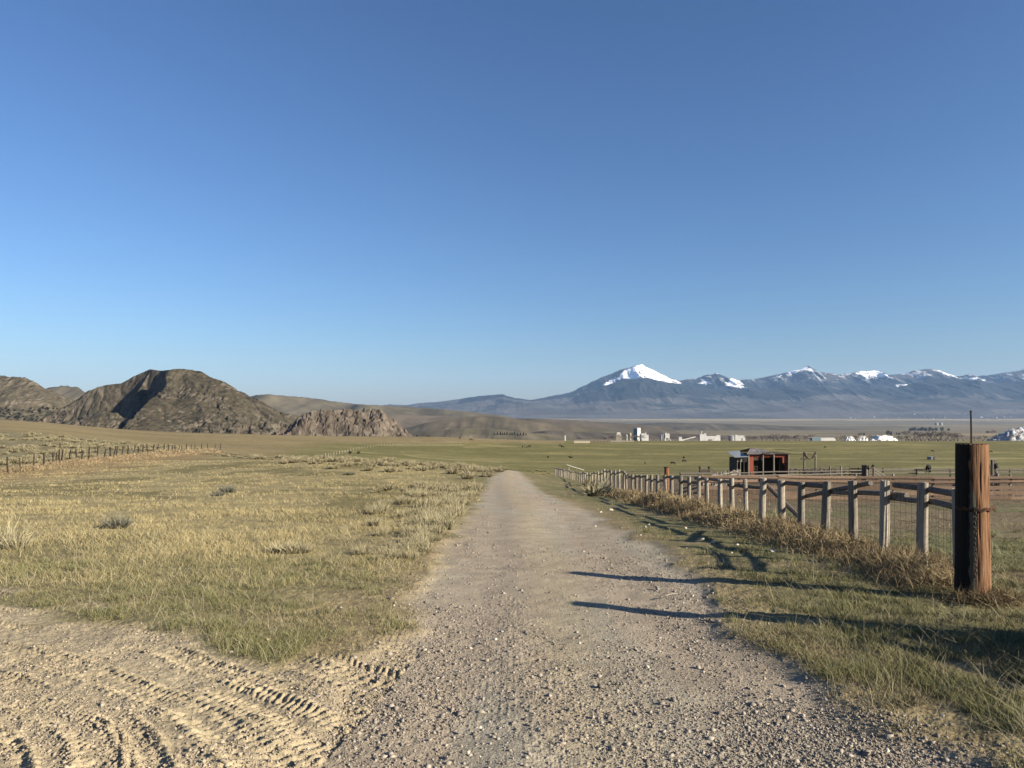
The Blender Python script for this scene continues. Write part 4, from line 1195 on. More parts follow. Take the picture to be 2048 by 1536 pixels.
cows = [ # px, py feet, heading degrees, grazing, scale, label
 (1345.5,930,0,1,1.0,'black cow grazing broadside just behind the rusty corner post'),
 (1368,925,10,1,.95,'black cow grazing in the pasture left of the red shed'),
 (1367.5,918,95,1,1.0,'black cow seen from behind, just beyond another grazing cow left of the shed'),
 (1290,927.5,60,1,.55,'small black calf alone in the pasture above the middle of the fence'),
 (1141.5,918.5,175,0,1.0,'black cow standing broadside above the far end of the fence'),
 (1096,917,80,1,1.0,'black cow end on, left of the cow above the far end of the fence'),
 (1045,895,85,1,.95,'leftmost black cow of the three near the middle of the pasture'),
 (1053.5,895,30,1,.5,'tiny black calf between two cows in the middle of the pasture'),
 (1059,895,160,1,1.0,'rightmost black cow of the three near the middle of the pasture'),
 (1120.5,893,15,1,1.0,'black cow at the back of the touching pair left of the pale pen'),
 (1124.5,896,350,1,1.0,'black cow at the front of the touching pair left of the pale pen'),
 (833.5,874,70,0,1.1,'black cow at the right foot of the rock bluff'),
 (852.5,874,80,0,1.0,'left one of two black cows side by side right of the rock bluff'),
 (857,874,40,1,1.0,'right one of two black cows side by side right of the rock bluff'),
 (919.5,879,75,0,1.1,'solitary black cow on the brown rise at the centre left'),
 (941.5,881,10,1,1.0,'black cow above the pale fence gate, left of a smaller one'),
 (946,881,10,1,.6,'small black calf just right of the cow above the pale fence gate'),
 (984.5,876,5,1,1.3,'large black cow at the pasture edge below the row of evergreens'),
 (996.5,877.5,85,0,1.0,'black cow end on below the row of evergreens'),
 (1031,876.5,5,1,1.1,'black cow below the right part of the evergreen row'),
 (1104.5,877.5,20,1,1.0,'black cow left of the small white hut at the pasture edge'),
 (1153,878,10,1,.9,'left black cow of the pair above the pale pen'),
 (1161.5,878,10,1,1.0,'right black cow of the pair above the pale pen'),
 (1211,879,5,1,1.0,'black cow behind the dark brown distant pen'),
 (1650,896,10,1,.9,'black cow lying far out in the pasture above the tall gate posts'),
 (1865,904,0,1,.9,'black cow in the pasture straight behind the pump tripod'),
 (1857,947,50,1,.55,'small black calf near the corral, left of the big gate post'),
 (1981.5,905.5,0,1,.95,'black cow grazing just right of the big gate post'),
]
for i, (px, py, hd, gz, sc, lab) in enumerate(cows):
    p = cast(px, py)
    o = bpy.data.objects.new('cow', CG if gz else CS); C.objects.link(o)
    o.location = p; o.rotation_euler = (0, 0, R(hd)); o.scale = (sc,) * 3
    tag(o, lab, 'cow', 'black cattle grazing in the pasture')

# ------------------------------------------------------------------ mill buildings beyond the pasture
YB = 1250.0; SB = YB / F
def bplace(px, Yd=YB): return Vector(((px - 1024) / F * Yd, Yd, H((px - 1024) / F * Yd, Yd)))
def building(name, px, label, cat, parts, rz=0.0, Yd=YB):
    p = bplace(px, Yd); root = empty(name, tuple(p), rz); tag(root, label, cat)
    s = Yd / F; base = HY + F * (CAMZ - p.z) / Yd
    for pr in parts:
        kind = pr[0]; b = bmesh.new()
        if kind == 'box':
            _, pn, dx, w_, d_, topy, mat = pr[:7]; boty = pr[7] if len(pr) > 7 else base + 2
            z0 = (base - boty) * s; z1 = (base - topy) * s
            box(b, (dx * s, (pr[8] if len(pr) > 8 else 0) * s, (z0 + z1)/2), (w_ * s, d_ * s, z1 - z0)); obj(pn, b, mat, root)
        elif kind == 'cyl':
            _, pn, dx, r_, topy, mat = pr[:6]; oy = pr[6] if len(pr) > 6 else 0
            tube(b, [(dx*s, oy*s, -2*s), (dx*s, oy*s, (base-topy)*s)], r_ * s, 18)
            if len(pr) > 7: tube(b, [(dx*s, oy*s, (base-topy)*s), (dx*s, oy*s, (base-topy+1.4)*s)], [r_*s, .15*r_*s], 18)
            obj(pn, b, mat, root)
        elif kind == 'bar':
            _, pn, x0, y0, x1, y1, w_, h_, mat = pr
            bar(b, (x0*s, 0, (base-y0)*s), (x1*s, 0, (base-y1)*s), w_*s, h_*s); obj(pn, b, mat, root)
    return root
building('mill_tower', 1274, 'tall windowless mill tower, teal on its shaded side and white on its lit side', 'tower',
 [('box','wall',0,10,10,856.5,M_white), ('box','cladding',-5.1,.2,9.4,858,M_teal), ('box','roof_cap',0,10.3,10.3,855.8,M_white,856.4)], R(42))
building('mill_block', 1289, 'white mill block with a raised right end beside the tall tower', 'building',
 [('box','wall',-2,10,8,867,M_white), ('box','wall',5,5,7,869.5,M_white,882,-.4), ('box','vent',2.5,1.6,2,864.8,M_white,866.9), ('box','window_band',-2,7,.3,874,M_conc,875.2,-4.2)])
building('silo', 1260, 'single beige silo left of the tall mill tower', 'silo', [('cyl','shell',0,3,866.5,M_pale,0,1), ('box','hatch',0,1.2,.6,870,M_conc,872.5,-3)])
building('silo', 1253, 'short beige silo partly behind bushes, second left of the tall tower', 'silo', [('cyl','shell',0,2.4,870,M_pale,0,1), ('box','hatch',0,1.0,.6,873,M_conc,875,-2.4)])
building('storage_mound_shed', 1237, 'low pale roofed shed on the mound left of the mill', 'shed', [('box','wall',0,11,6,868.5,M_pale), ('box','roof',0,7,5,864.8,M_white,868.4)])
building('silo_group', 1330, 'cluster of grey silos with a white headhouse between the tower and the main plant', 'silos',
 [('cyl','silo',-7.5,2.2,869,M_conc), ('cyl','silo',-3.6,2.2,867.5,M_conc), ('box','wall',4,9,7,868,M_white,876), ('box','headhouse',2,4,4,865.8,M_white,867.9), ('box','headhouse',7,2,3,866.5,M_white,867.9), ('bar','leg',1,882,2,876,1,1,M_white), ('bar','leg',5,882,8.5,873,1.2,1.2,M_white), ('bar','leg',8,876,12,882,1.2,1.2,M_white), ('box','wall',.2,3,6,868.2,M_white)])
building('plant_shed', 1360, 'tiny white shed with dark side left of the sloping conveyor', 'shed', [('box','wall',0,6,6,874,M_white), ('box','roof',0,6.6,6.6,873.3,M_conc,873.9), ('box','annex',5,5,5,878.5,M_white)])
building('conveyor', 1380, 'long sloping white conveyor leading up to the main plant', 'conveyor', [('bar','gallery',-15,880,15,872.6,2,2.0,M_white), ('bar','leg',-4,884,-4,877,1,1,M_conc), ('bar','leg',6,884,6,875,1,1,M_conc)])
building('mill_plant', 1418, 'largest white plant building with a stack and stepped roofs', 'building',
 [('box','wall',-13,13,10,868.4,M_white), ('box','wall',3.6,20,9,871.8,M_white), ('box','wall',17.6,8,8,870.2,M_white), ('cyl','stack',-16.5,1.1,861.5,M_conc), ('bar','stack_pipe',-15.5,868,-13.5,862.5,.8,.8,M_white), ('box','roof_unit',-8,3,3,866.6,M_white,868.3), ('box','dock',2,6,1,878,M_conc,880.5,-5)])
building('storage_tank', 1463, 'squat grey storage tank left of the white flat roofed block', 'tank', [('cyl','shell',0,6,871.3,M_conc,0,1), ('box','ladder',-3,.6,.4,871.5,M_tin,880,-5.6)])
building('flat_roofed_block', 1479, 'white flat roofed block right of the squat tank', 'building', [('box','wall',0,20,9,871,M_white), ('box','roof_unit',-7,4,4,869.8,M_white,870.9), ('box','door',4,4,.3,876,M_conc,881,-4.6)])
building('warehouse', 1646, 'long low white warehouse with dark left half among the bare trees', 'building', [('box','wall',8,30,10,875.2,M_white), ('box','wall',-15,17,10,875.6,M_teal), ('box','roof',-3,54,11,874.4,M_tin,875.1)])
building('farm_hut', 1130.5, 'tiny white upright hut alone at the far pasture edge', 'hut', [('box','wall',0,2.6,2.6,870.8,M_white), ('box','roof',0,3.0,3.0,870.2,M_tin,870.7)])

def mound(name, px0, px1, topy, Yd, label, c1, c2, seed, steep=.6):
    xa = (px0 - 1024)/F*Yd; xb = (px1 - 1024)/F*Yd; g = H((xa+xb)/2, Yd); r = (xb - xa)/2
    n = 60; X, Yg = np.meshgrid(np.linspace(-r, r, n), np.linspace(-r*.6, r*.6, 40))
    hgt = zpix(topy, Yd) - g
    d = np.sqrt((X/r)**2 + (Yg/(r*.6))**2)
    Z = np.clip(1.15 * (1 - d) , 0, steep) / steep * hgt + (fbm(X/(r*.2) + seed, Yg/(r*.2), 4, seed) - .5) * hgt * .8 * (d < 1) - .05
    c = mix(np.array(c1), np.array(c2), sstep(.4, .6, fbm(X/(r*.15), Yg/(r*.15), 4, seed + 1)))
    o = mesh_np(name, np.stack([X.ravel(), Yg.ravel(), Z.ravel()], 1), grid_faces(40, n), M_far, col=c.reshape(-1, 3))
    o.location = ((xa+xb)/2, Yd, g); tag(o, label, 'pile')
mound('stockpile', 1688, 1712, 874, 1180, 'small white stockpile between bare trees right of the long warehouse', (.74,.73,.7), (.5,.49,.46), 3)
mound('stockpile', 1712, 1738, 873.5, 1180, 'middle white stockpile right of the long warehouse', (.7,.69,.66), (.3,.29,.26), 5)
mound('stockpile', 1735, 1800, 872.5, 1180, 'widest white stockpile tapering off to the right of the warehouse', (.74,.73,.7), (.45,.44,.40), 7)
mound('gravel_pile', 1975, 2110, 858.5, 800, 'large grey white gravel pile at the right edge behind bare trees', (.42,.42,.42), (.26,.27,.29), 11, .75)

# far houses, bins and barns on the valley floor
def house(name, px, py, wpx, hpx, mat, label, cat='house', grp=None, rz=0):
    p = cast(px, py); s = p.length / F * .98; root = empty(name, tuple(p), rz); tag(root, label, cat, grp)
    b = bmesh.new(); w_ = wpx*s; h_ = hpx*s; box(b, (0, 0, h_*.3 - .5), (w_, w_*.6, h_*.6 + 1)); obj('wall', b, mat, root)
    b = bmesh.new()
    v = [b.verts.new(q) for q in ((-w_*.55, -w_*.36, h_*.6), (w_*.55, -w_*.36, h_*.6), (w_*.55, w_*.36, h_*.6), (-w_*.55, w_*.36, h_*.6), (-w_*.55, 0, h_), (w_*.55, 0, h_))]
    for f in ((0,1,5,4), (2,3,4,5), (1,2,5), (3,0,4), (3,2,1,0)): b.faces.new([v[k] for k in f])
    obj('roof', b, M_tin if mat is M_white else M_dwood, root)
hs = [(1701,836),(1709,837),(1728,836.5),(1748,835),(1763,836),(1772,837.5),(1782,836),(1797,836),(1802,829),(1829,829),(1848,834.5),(1858,838),(1866,838),(1874,836),(1889,835),(1905,837),(1929,828),(1945,837),(1962,835),(1972,838.5),(1984,837),(1993,836),(2000,835),(2008,835),(2031,822),(2020,834)]
for i, (px, py) in enumerate(hs):
    house('farmhouse', px, py, 2.6 if i != 18 else 4.5, 1.6, M_white if i % 3 == 0 else M_pale, ('tiny pale house in the far settlement, ' + (('left of' if px < 1940 else 'right of') + ' the rod, ') + ORD[i if px < 1940 else len(hs) - 1 - i].replace('nearest', 'first') + (' from the left' if px < 1940 else ' from the right')), 'house', 'houses of the far settlement', R(i * 40 % 90))
for k, px in enumerate((1873, 1882)):
    p = cast(px, 850.5); s = p.length/F
    root = empty('grain_bin', tuple(p)); tag(root, ('left' if k == 0 else 'right') + ' one of two round grain bins standing alone on the tan field', 'grain bin')
    b = bmesh.new(); tube(b, [(0,0,-s), (0,0,3.6*s)], 2.6*s, 16); obj('wall', b, M_pale, root)
    b = bmesh.new(); tube(b, [(0,0,3.6*s), (0,0,5*s)], [2.7*s, .3*s], 16); obj('roof', b, M_tin, root)
house('barn', 1980, 865.5, 9, 3, M_dwood, 'long dark barn on the tan field left of the gravel pile', 'barn')
house('barn', 1988.5, 865, 5, 4, M_dwood, 'short dark barn at the right end of the long dark barn', 'barn')
house('farmhouse', 1861, 866.5, 5, 3, M_white, 'small white farmhouse among trees above the bare tree row', 'house')

# ------------------------------------------------------------------ trees
def strips(segs, wid, seed=0):
    """thin flat twigs: list of (p0,p1) -> quads"""
    V = []; Fc = []
    rs = random.Random(seed)
    for p0, p1 in segs:
        d = (p1 - p0); u = d.cross(Vector((rs.random()-.5, rs.random()-.5, rs.random()-.5))).normalized() * wid * (.6 + .8 * rs.random())
        n0 = len(V); V += [tuple(p0 - u), tuple(p0 + u), tuple(p1 + u*.3), tuple(p1 - u*.3)]; Fc.append((n0, n0+1, n0+2, n0+3))
    me = bpy.data.meshes.new('crown'); me.from_pydata(V, [], Fc); me.update(); return me
def bare_tree(seed, h=1.0, spread=.5, trunkh=.18):
    rs = random.Random(seed); segs = []; limbs = []
    def grow(p, d, L, lev):
        q = p + d * L
        (limbs if lev < 2 else segs).append((p, q, lev))
        if lev >= 5: return
        for _ in range(3 if lev < 4 else 4):
            nd = (d + Vector((rs.uniform(-1, 1) * spread * 1.5, rs.uniform(-1, 1) * spread * 1.5, rs.uniform(-.15, .75)))).normalized()
            grow(p + d * L * rs.uniform(.55, 1), nd, L * rs.uniform(.58, .8), lev + 1)
    for k in range(rs.choice([2, 3, 3])):
        a = rs.uniform(0, 6.28)
        grow(Vector((math.cos(a)*.03, math.sin(a)*.03, trunkh * rs.uniform(.3, .9))), Vector((math.cos(a)*.45, math.sin(a)*.45, 1)).normalized(), .24, 1)
    b = bmesh.new(); tube(b, [(0,0,-.03), (0.005,0,.1), (0,.005,trunkh)], [.032, .026, .02], 7)
    for p, q, lev in limbs: tube(b, [p, q], [.014, .008], 5)
    tm = bpy.data.meshes.new('trunk'); b.to_mesh(tm); b.free(); tm.materials.append(M_bark)
    cm = strips([(p, q) for p, q, l in segs], .006, seed); cm.materials.append(M_twig)
    return tm, cm
BT = [bare_tree(s, 1, sp, th) for s, sp, th in ((1, .5, .2), (2, .65, .15), (3, .45, .25), (4, .8, .1), (5, .6, .18))]
ZM = {}
def tmax(cm): return max(v.co.z for v in cm.vertices)
TM = [tmax(c) for _, c in BT]
def put_tree(px, toppy, Yd, label, grp, var, wide=1.0, name='bare_tree'):
    p = bplace(px, Yd) if Yd else None
    hgt = (zpix(toppy, p.y) - p.z) / TM[var]
    root = empty(name, tuple(p), random.uniform(0, 6)); tag(root, label, 'tree', grp)
    root.scale = (hgt * wide, hgt * wide, hgt)
    link('trunk', BT[var][0], M_bark, root); link('crown', BT[var][1], M_twig, root)
G1 = 'bare cottonwoods along the far side of the pasture'
rs = random.Random(5)
tl = []
for px in np.linspace(1496, 1622, 19): tl.append((px + rs.uniform(-3, 3), 868 + rs.uniform(-2, 4), rs.choice([880, 930])))
for px in (1676, 1684, 1690, 1708, 1712, 1731, 1737, 1788, 1796, 1803, 1812): tl.append((px, 870 + rs.uniform(-1, 4), 900))
for px in np.linspace(1820, 1918, 20): tl.append((px + rs.uniform(-2, 2), 861 + rs.uniform(-2, 6) + (4 if px > 1895 else 0), rs.choice([860, 890, 930])))
for px in (1928, 1936, 1949, 1958, 1966, 1990, 2003, 2016, 2030, 2044, 2058, 2075, 2095): tl.append((px, 869 + rs.uniform(-3, 4), 760))
CLUMP = [(1640, 'behind and right of the white flat roofed block'), (1815, 'among the white stockpiles'), (1925, 'in the dense clump left of the gate post'), (3000, 'right of the gate post top')]
cnt = {}
for i, (px, ty, Yd) in enumerate(sorted(tl)):
    c = next(k for k, (lim, _) in enumerate(CLUMP) if px < lim); cnt[c] = cnt.get(c, 0) + 1
    o_ = ORD[cnt[c] - 1] if cnt[c] > 1 else 'first'
    if cnt[c] > 20: o_ = 'last'
    put_tree(px, ty, Yd, o_ + ' leafless tree from the left ' + CLUMP[c][1], G1, i % 5, rs.uniform(.9, 1.5))
put_tree(2034, 859, 740, 'tallest leafless tree standing in front of the gravel pile', None, 0, 1.1)
for i, px in enumerate([1216, 1221, 1226, 1231, 1236, 1241, 1246, 1250, 1264, 1270, 1276, 1283, 1305, 1312, 1352, 1387, 1424, 1445, 1452, 1500]):
    put_tree(px + rs.uniform(-1, 1), 872 + rs.uniform(-3, 3) + (3 if px > 1300 else 0), 1150, ORD[min(i, 19)].replace('nearest', 'first') + ' small leafless tree counted from the left along the mill buildings', 'bare trees around the mill', i % 5, 1.5)

def ever_mesh(seed, cone=True, n=700):
    rs = np.random.default_rng(seed); V = []; Fc = []
    t = rs.random(n) ** .8; a = rs.random(n) * 6.283
    R_ = (1 - t) * .28 + .02 if cone else np.sqrt(np.clip(1 - (2*t - 1)**2, 0, 1)) * .42
    r = R_ * (.45 + .6 * rs.random(n)); z = .06 + t * .94 if cone else .12 + t * .86
    c = np.stack([np.cos(a)*r, np.sin(a)*r, z], 1)
    u = rs.normal(size=(n, 3)); u /= np.linalg.norm(u, axis=1)[:, None]; v = rs.normal(size=(n, 3)); v -= (u*v).sum(1)[:, None]*u; v /= np.linalg.norm(v, axis=1)[:, None]
    s = .045
    V = np.concatenate([c - u*s, c + u*s, c + v*s*1.4], 0); Fc = np.stack([np.arange(n), np.arange(n)+n, np.arange(n)+2*n], 1)
    me = bpy.data.meshes.new('crown'); me.from_pydata(V.tolist(), [], Fc.tolist()); me.update(); me.materials.append(M_ever)
    b = bmesh.new(); tube(b, [(0,0,-.05), (0,0,.3), (0,0,.8)], [.03, .025, .008], 6); tm = bpy.data.meshes.new('trunk'); b.to_mesh(tm); b.free(); tm.materials.append(M_bark)
    return tm, me
EV = [ever_mesh(1), ever_mesh(2), ever_mesh(3, False), ever_mesh(4, False)]
def ev(px, py, hpx, var, label, grp, name='evergreen_tree', wide=1.0, cat='tree'):
    p = cast(px, py); s = p.length / F
    root = empty(name, tuple(p), random.uniform(0, 6)); tag(root, label, cat, grp); root.scale = (hpx*s*wide, hpx*s*wide, hpx*s)
    link('trunk', EV[var][0], M_bark, root); link('crown', EV[var][1], M_ever, root)
for i, px in enumerate((988, 995, 1001, 1005, 1009, 1014, 1020, 1024, 1029, 1035, 1041, 1047, 1052)):
    ev(px, 870 + (1 if px > 1030 else 0), 5 + (i % 3), i % 2, ORD[i].replace('nearest', 'first') + ' small dark evergreen from the left in the row on the central knoll', 'evergreens in a row on the central knoll')
for i, px in enumerate((1820, 1824, 1829, 1836, 1841, 1845, 1850, 1852, 1860, 1866, 1872, 1884, 1897)):
    ev(px, 862.5, 5 + (i % 3), 2 + i % 2, ORD[i].replace('nearest', 'first') + ' dark round tree from the left in the farm shelter row', 'dark trees of the farm shelter row', 'shelter_tree', 1.1)
for i, px in enumerate((1718, 1722, 1728, 1776, 1782, 1793, 1798)):
    ev(px, 871 - (i % 2), 5 + 3 * (i in (3, 4)), i % 4, ORD[i].replace('nearest', 'first') + ' dark tree from the left above the white stockpiles', 'dark trees behind the stockpiles', 'shelter_tree')
for px, py, h_, wd, lab in ((700, 909, 7, 1.3, 'dark leafy shrub, left of the two by the pale far fence'), (717, 908, 5, 1.9, 'dark low shrub, right of the two by the pale far fence'),
                            (398, 746, 3.4, 1.2, 'single tiny dark tree on the skyline of the rocky hill'), (471, 867, 5, .9, 'dark lone tree at the foot of the rocky hill')):
    ev(px, py, h_, 2, lab, None, 'shrub', wd, 'shrub')
for i in range(70):
    px = rs.uniform(0, 130); py = rs.uniform(815, 838 + px * .07)
    try: p = cast(px, py)
    except RuntimeError: continue
    if p.y < 1000: continue
    s = p.length/F; h_ = rs.uniform(2, 3.6)
    root = empty('shrub', tuple(p)); tag(root, 'dark juniper shrub dotted on the cliff band hillside at the far left', 'shrub', 'junipers on the far left hillside'); root.scale = (h_*s*1.3, h_*s*1.3, h_*s)
    link('crown', EV[2][1], M_ever, root)

# ------------------------------------------------------------------ ground cover
def screen_samples(n, px0, px1, py0, py1, pw=1.0):
    """points on the terrain spread so that density falls with distance (level of detail)"""
    px = rng.uniform(px0, px1, n); py = py0 + (py1 - py0) * rng.random(n) ** pw
    r = (px - 1024) / F; s = (py - HY) / F
    lo = np.full(n, 2.2); hi = np.full(n, 84.0)
    for _ in range(26):
        m = (lo + hi) / 2; f = drop(r * m, m) / m - s
        lo = np.where(f > 0, m, lo); hi = np.where(f > 0, hi, m)
    Y = (lo + hi) / 2
    ok = Y < 83.5
    return (r * Y)[ok], Y[ok]
def height_full(X, Y):
    c, road, dirt = albedo(X, Y)
    return base_h(X, Y) + relief(X, Y, road, dirt, None), c, road, dirt
def make_blades(name, X, Y, Z, hgt, wid, lean, col, label, tipmul=1.25, seg=2):
    n = len(X); a = rng.uniform(0, 6.283, n); fa = rng.uniform(0, 6.283, n)
    dx, dy = np.cos(a), np.sin(a); lx, ly = np.cos(fa) * lean * hgt, np.sin(fa) * lean * hgt
    ux, uy = dx * wid / 2, dy * wid / 2
    b = np.stack([X, Y, Z - .01], 1); u = np.stack([ux, uy, 0*ux], 1); up = np.stack([0*X, 0*X, hgt], 1); l = np.stack([lx, ly, 0*lx], 1)
    p = [b - u, b + u, b + l*.35 + up*.58 - u*.75, b + l*.35 + up*.58 + u*.75, b + l + up*.95]
    V = np.stack(p, 1).reshape(-1, 3)
    i = np.arange(n)[:, None] * 5
    Fc = np.concatenate([i + [0, 1, 3], i + [0, 3, 2], i + [2, 3, 4]], 0)
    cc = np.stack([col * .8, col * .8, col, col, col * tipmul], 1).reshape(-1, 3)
    o = mesh_np(name, V, Fc, M_blade, col=np.clip(cc, 0, .8))
    o['kind'] = 'stuff'; o['label'] = label
    return o
def tufts(X, Y, k, spread):
    X = np.repeat(X, k); Y = np.repeat(Y, k); s = np.repeat(spread, k)
    return X + rng.normal(size=len(X)) * s, Y + rng.normal(size=len(X)) * s

def keep(X, Y, side):
    Z, px, py, n1, n2, n3, road, dirt = zones(X, Y)
    xl, xr = ROAD_L(Y), ROAD_R(Y)
    k = (road < .35) & (dirt < .35 + 1.6 * (n1 - .42))
    edge = np.where(X < (xl+xr)/2, xl - X, X - xr)
    bare = (edge < .9 * (n1 - .32) * 4.2) & (Y < 14) & (rng.random(len(X)) < .85)
    return k & ~bare & (rng.random(len(X)) < np.clip(1.1 - dirt * 1.2, 0, 1)), px, py, n1, n2, edge
# short turf everywhere
X, Y = screen_samples(105000, -420, 2500, 925, 1640, .72)
k, px, py, n1, n2, edge = keep(X, Y, 0); dens = np.clip(.2 + 3.2 * (fbm(X/.7, Y/.7, 3, 801) - .38), .04, 1)
k &= rng.random(len(X)) < dens
X, Y = X[k], Y[k]; X, Y = tufts(X, Y, 9, .04 + Y * .002)
Z, c, road, dirt = height_full(X, Y)
k = (road < .4) & (rng.random(len(X)) < 1.05 - dirt * 1.5); X, Y, Z, c = X[k], Y[k], Z[k], c[k]
px = 1024 + F*X/Y; py = HY + F*(CAMZ-Z)/Y
gold = sstep(1120, 1040, py) * (px < 900)
green = (rng.random(len(X)) < .55 - .4 * gold)[:, None]
gc = np.where(green, np.array([.090, .098, .045]), np.array([.27, .23, .14])) * rng.uniform(.7, 1.25, len(X))[:, None]
col = c * .45 + gc * .62
hg = (rng.uniform(.025, .06, len(X)) + .05 * gold * rng.random(len(X))) * (1 + .0 * Y)
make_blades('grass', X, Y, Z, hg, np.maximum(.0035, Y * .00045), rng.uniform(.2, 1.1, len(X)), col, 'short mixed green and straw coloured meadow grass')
# greener clumps near the dirt edge and on the right verge
X, Y = screen_samples(14000, -400, 2500, 1060, 1640, .9)
k, px, py, n1, n2, edge = keep(X, Y, 0)
cl = fbm(X/.45, Y/.45, 3, 811)
k &= (cl > .47) & (((X > 0) | (py > 1120)))
X, Y = X[k], Y[k]; X, Y = tufts(X, Y, 26, np.full(len(X), .045))
Z, c, road, dirt = height_full(X, Y)
k = (road < .3) & (rng.random(len(X)) < .95 - dirt * 1.7); X, Y, Z = X[k], Y[k], Z[k]
g = rng.random(len(X))[:, None]
col = (np.array([.075, .088, .034]) * (1 - g) + np.array([.22, .20, .10]) * g)
make_blades('green_grass', X, Y, Z, rng.uniform(.05, .12, len(X)), np.maximum(.0035, Y * .00045), rng.uniform(.3, 1.3, len(X)), col, 'fresher green grass clumps along the road verges')
# golden standing straw in the middle of the left meadow
X, Y = screen_samples(34000, -420, 1000, 905, 1250, 1.2)
k, px, py, n1, n2, edge = keep(X, Y, 0)
k &= rng.random(len(X)) < np.clip((fbm(X/2.6, Y/2.0, 3, 821) - .42) * 5, .03, 1) * sstep(1190, 1020, py + (fbm(X/1.5, Y/1.5, 3, 822) - .5) * 160)
X, Y = X[k], Y[k]; X, Y = tufts(X, Y, 7, .05 + Y * .003)
Z, c, road, dirt = height_full(X, Y)
k = (road < .3); X, Y, Z, c = X[k], Y[k], Z[k], c[k]
col = (np.array([.31, .262, .145]) * rng.uniform(.7, 1.2, len(X))[:, None]) * .7 + c * .35
make_blades('straw_grass', X, Y, Z, rng.uniform(.04, .15, len(X)), np.maximum(.0035, Y * .0005), rng.uniform(.3, 1.5, len(X)), col, 'golden dry grass standing in the left meadow')

# scattered long bent dead stalks
X, Y = screen_samples(5200, -400, 2450, 950, 1560, .9)
k, px, py, n1, n2, edge = keep(X, Y, 0); X, Y = X[k], Y[k]; X, Y = tufts(X, Y, 3, np.full(len(X), .05))
Z, c, road, dirt = height_full(X, Y)
make_blades('dead_stalks', X, Y, Z, rng.uniform(.08, .24, len(X)), np.maximum(.0025, Y * .0004), rng.uniform(.4, 2.4, len(X)), np.array([.34, .30, .20]) * rng.uniform(.6, 1.1, len(X))[:, None], 'scattered long bent dead grass stalks over the meadow and verge')
# brown weeds heaped along the fences
def weeds(name, label, path, wfun, hfun, n, c0, c1, curl=1.0, off=0.0, lod=1.0):
    P_ = np.array(path); seg = np.hypot(*np.diff(P_[:, :2], axis=0).T); cum = np.concatenate([[0], np.cumsum(seg)])
    yv = P_[:, 1]
    # more strands near the viewer
    t = rng.random(n) ** lod
    s = t * cum[-1]
    x0 = np.interp(s, cum, P_[:, 0]); y0 = np.interp(s, cum, P_[:, 1])
    w_ = np.array([wfun(v) for v in y0]); h_ = np.array([hfun(v) for v in y0]) * np.clip(-.25 + 2.5 * fbm(x0/.8, y0/.8, 3, 841), .12, 1.6)
    lat = rng.normal(size=n) * .42
    X = x0 + off + lat * w_; Y = y0 + rng.normal(size=n) * .12
    env = np.exp(-(lat ** 2) * 1.6)
    Zb = base_h(X, Y) + rng.random(n) ** 1.2 * h_ * env * .8
    L = rng.uniform(.10, .30, n) * (.6 + .4 * h_ / .5)
    az = rng.uniform(0, 6.283, n); el = rng.uniform(-.2, 1.35, n)
    d = np.stack([np.cos(az)*np.cos(el), np.sin(az)*np.cos(el), np.sin(el)], 1)
    p0 = np.stack([X, Y, Zb], 1); p1 = p0 + d * L[:, None] * .5; p2 = p1 + (d + rng.normal(size=(n, 3)) * .45 * curl) * L[:, None] * .5
    u = np.cross(d, rng.normal(size=(n, 3))); u /= np.linalg.norm(u, axis=1)[:, None] + 1e-9
    wd = np.maximum(.0020, np.hypot(X, Y) * .00026)[:, None] * rng.uniform(.6, 1.3, n)[:, None]
    V = np.stack([p0 - u*wd, p0 + u*wd, p1 - u*wd*.8, p1 + u*wd*.8, p2], 1).reshape(-1, 3)
    i = np.arange(n)[:, None] * 5
    Fc = np.concatenate([i + [0, 1, 3], i + [0, 3, 2], i + [2, 3, 4]], 0)
    rel = np.clip((Zb - base_h(X, Y)) / (h_ + .05), 0, 1); m = rng.random(n) * .75 + .25 * rel
    col = mix(np.array(c0), np.array(c1), m) * rng.uniform(.7, 1.2, n)[:, None]
    cc = np.repeat(col, 5, axis=0)
    o = mesh_np(name, V, Fc, M_blade, col=cc); o['kind'] = 'stuff'; o['label'] = label
weeds('dry_weeds', 'tangled dry brown weeds heaped along the foot of the post fence',
      [(5.3, 8.6), (5.75, 10.4), (5.8, 16), (5.75, 24), (5.7, 33), (5.75, 40)],
      lambda y: float(np.interp(y, [8.6, 11, 16, 24, 30, 45], [.55, .9, 1.0, .8, .95, .5])),
      lambda y: float(np.interp(y, [8.6, 9.6, 11, 14, 20, 27, 34, 45], [.26, .30, .24, .26, .30, .42, .26, .12])), 60000, (.095, .062, .032), (.40, .32, .185), lod=1.25, off=-.15)
weeds('dry_weeds', 'loose pale straws curling round the foot of the big gate post',
      [(4.95, 7.85), (5.45, 7.8)], lambda y: .35, lambda y: .14, 1400, (.10, .075, .04), (.26, .20, .11), off=0)
weeds('dry_weeds', 'dry weeds heaped along the near fence outside the gate gap',
      [(5.45, 6.0), (6.5, 3.0), (7.5, .3)], lambda y: .8, lambda y: float(np.interp(y, [0, 3, 4.5, 6], [.6, .9, .95, .7])), 52000, (.055, .032, .016), (.20, .145, .075))
weeds('dry_weeds', 'orange brown dry weeds banked along the leaning wire fence on the left',
      [(-47.5, 58), (-46.3, 66), (-48.2, 80), (-51.0, 98), (-53, 112), (-55, 128)], lambda y: 2.6, lambda y: float(np.interp(y, [58, 70, 90, 112, 128], [.30, .42, .45, .6, .5])), 26000, (.17, .12, .068), (.31, .25, .155), off=1.6)

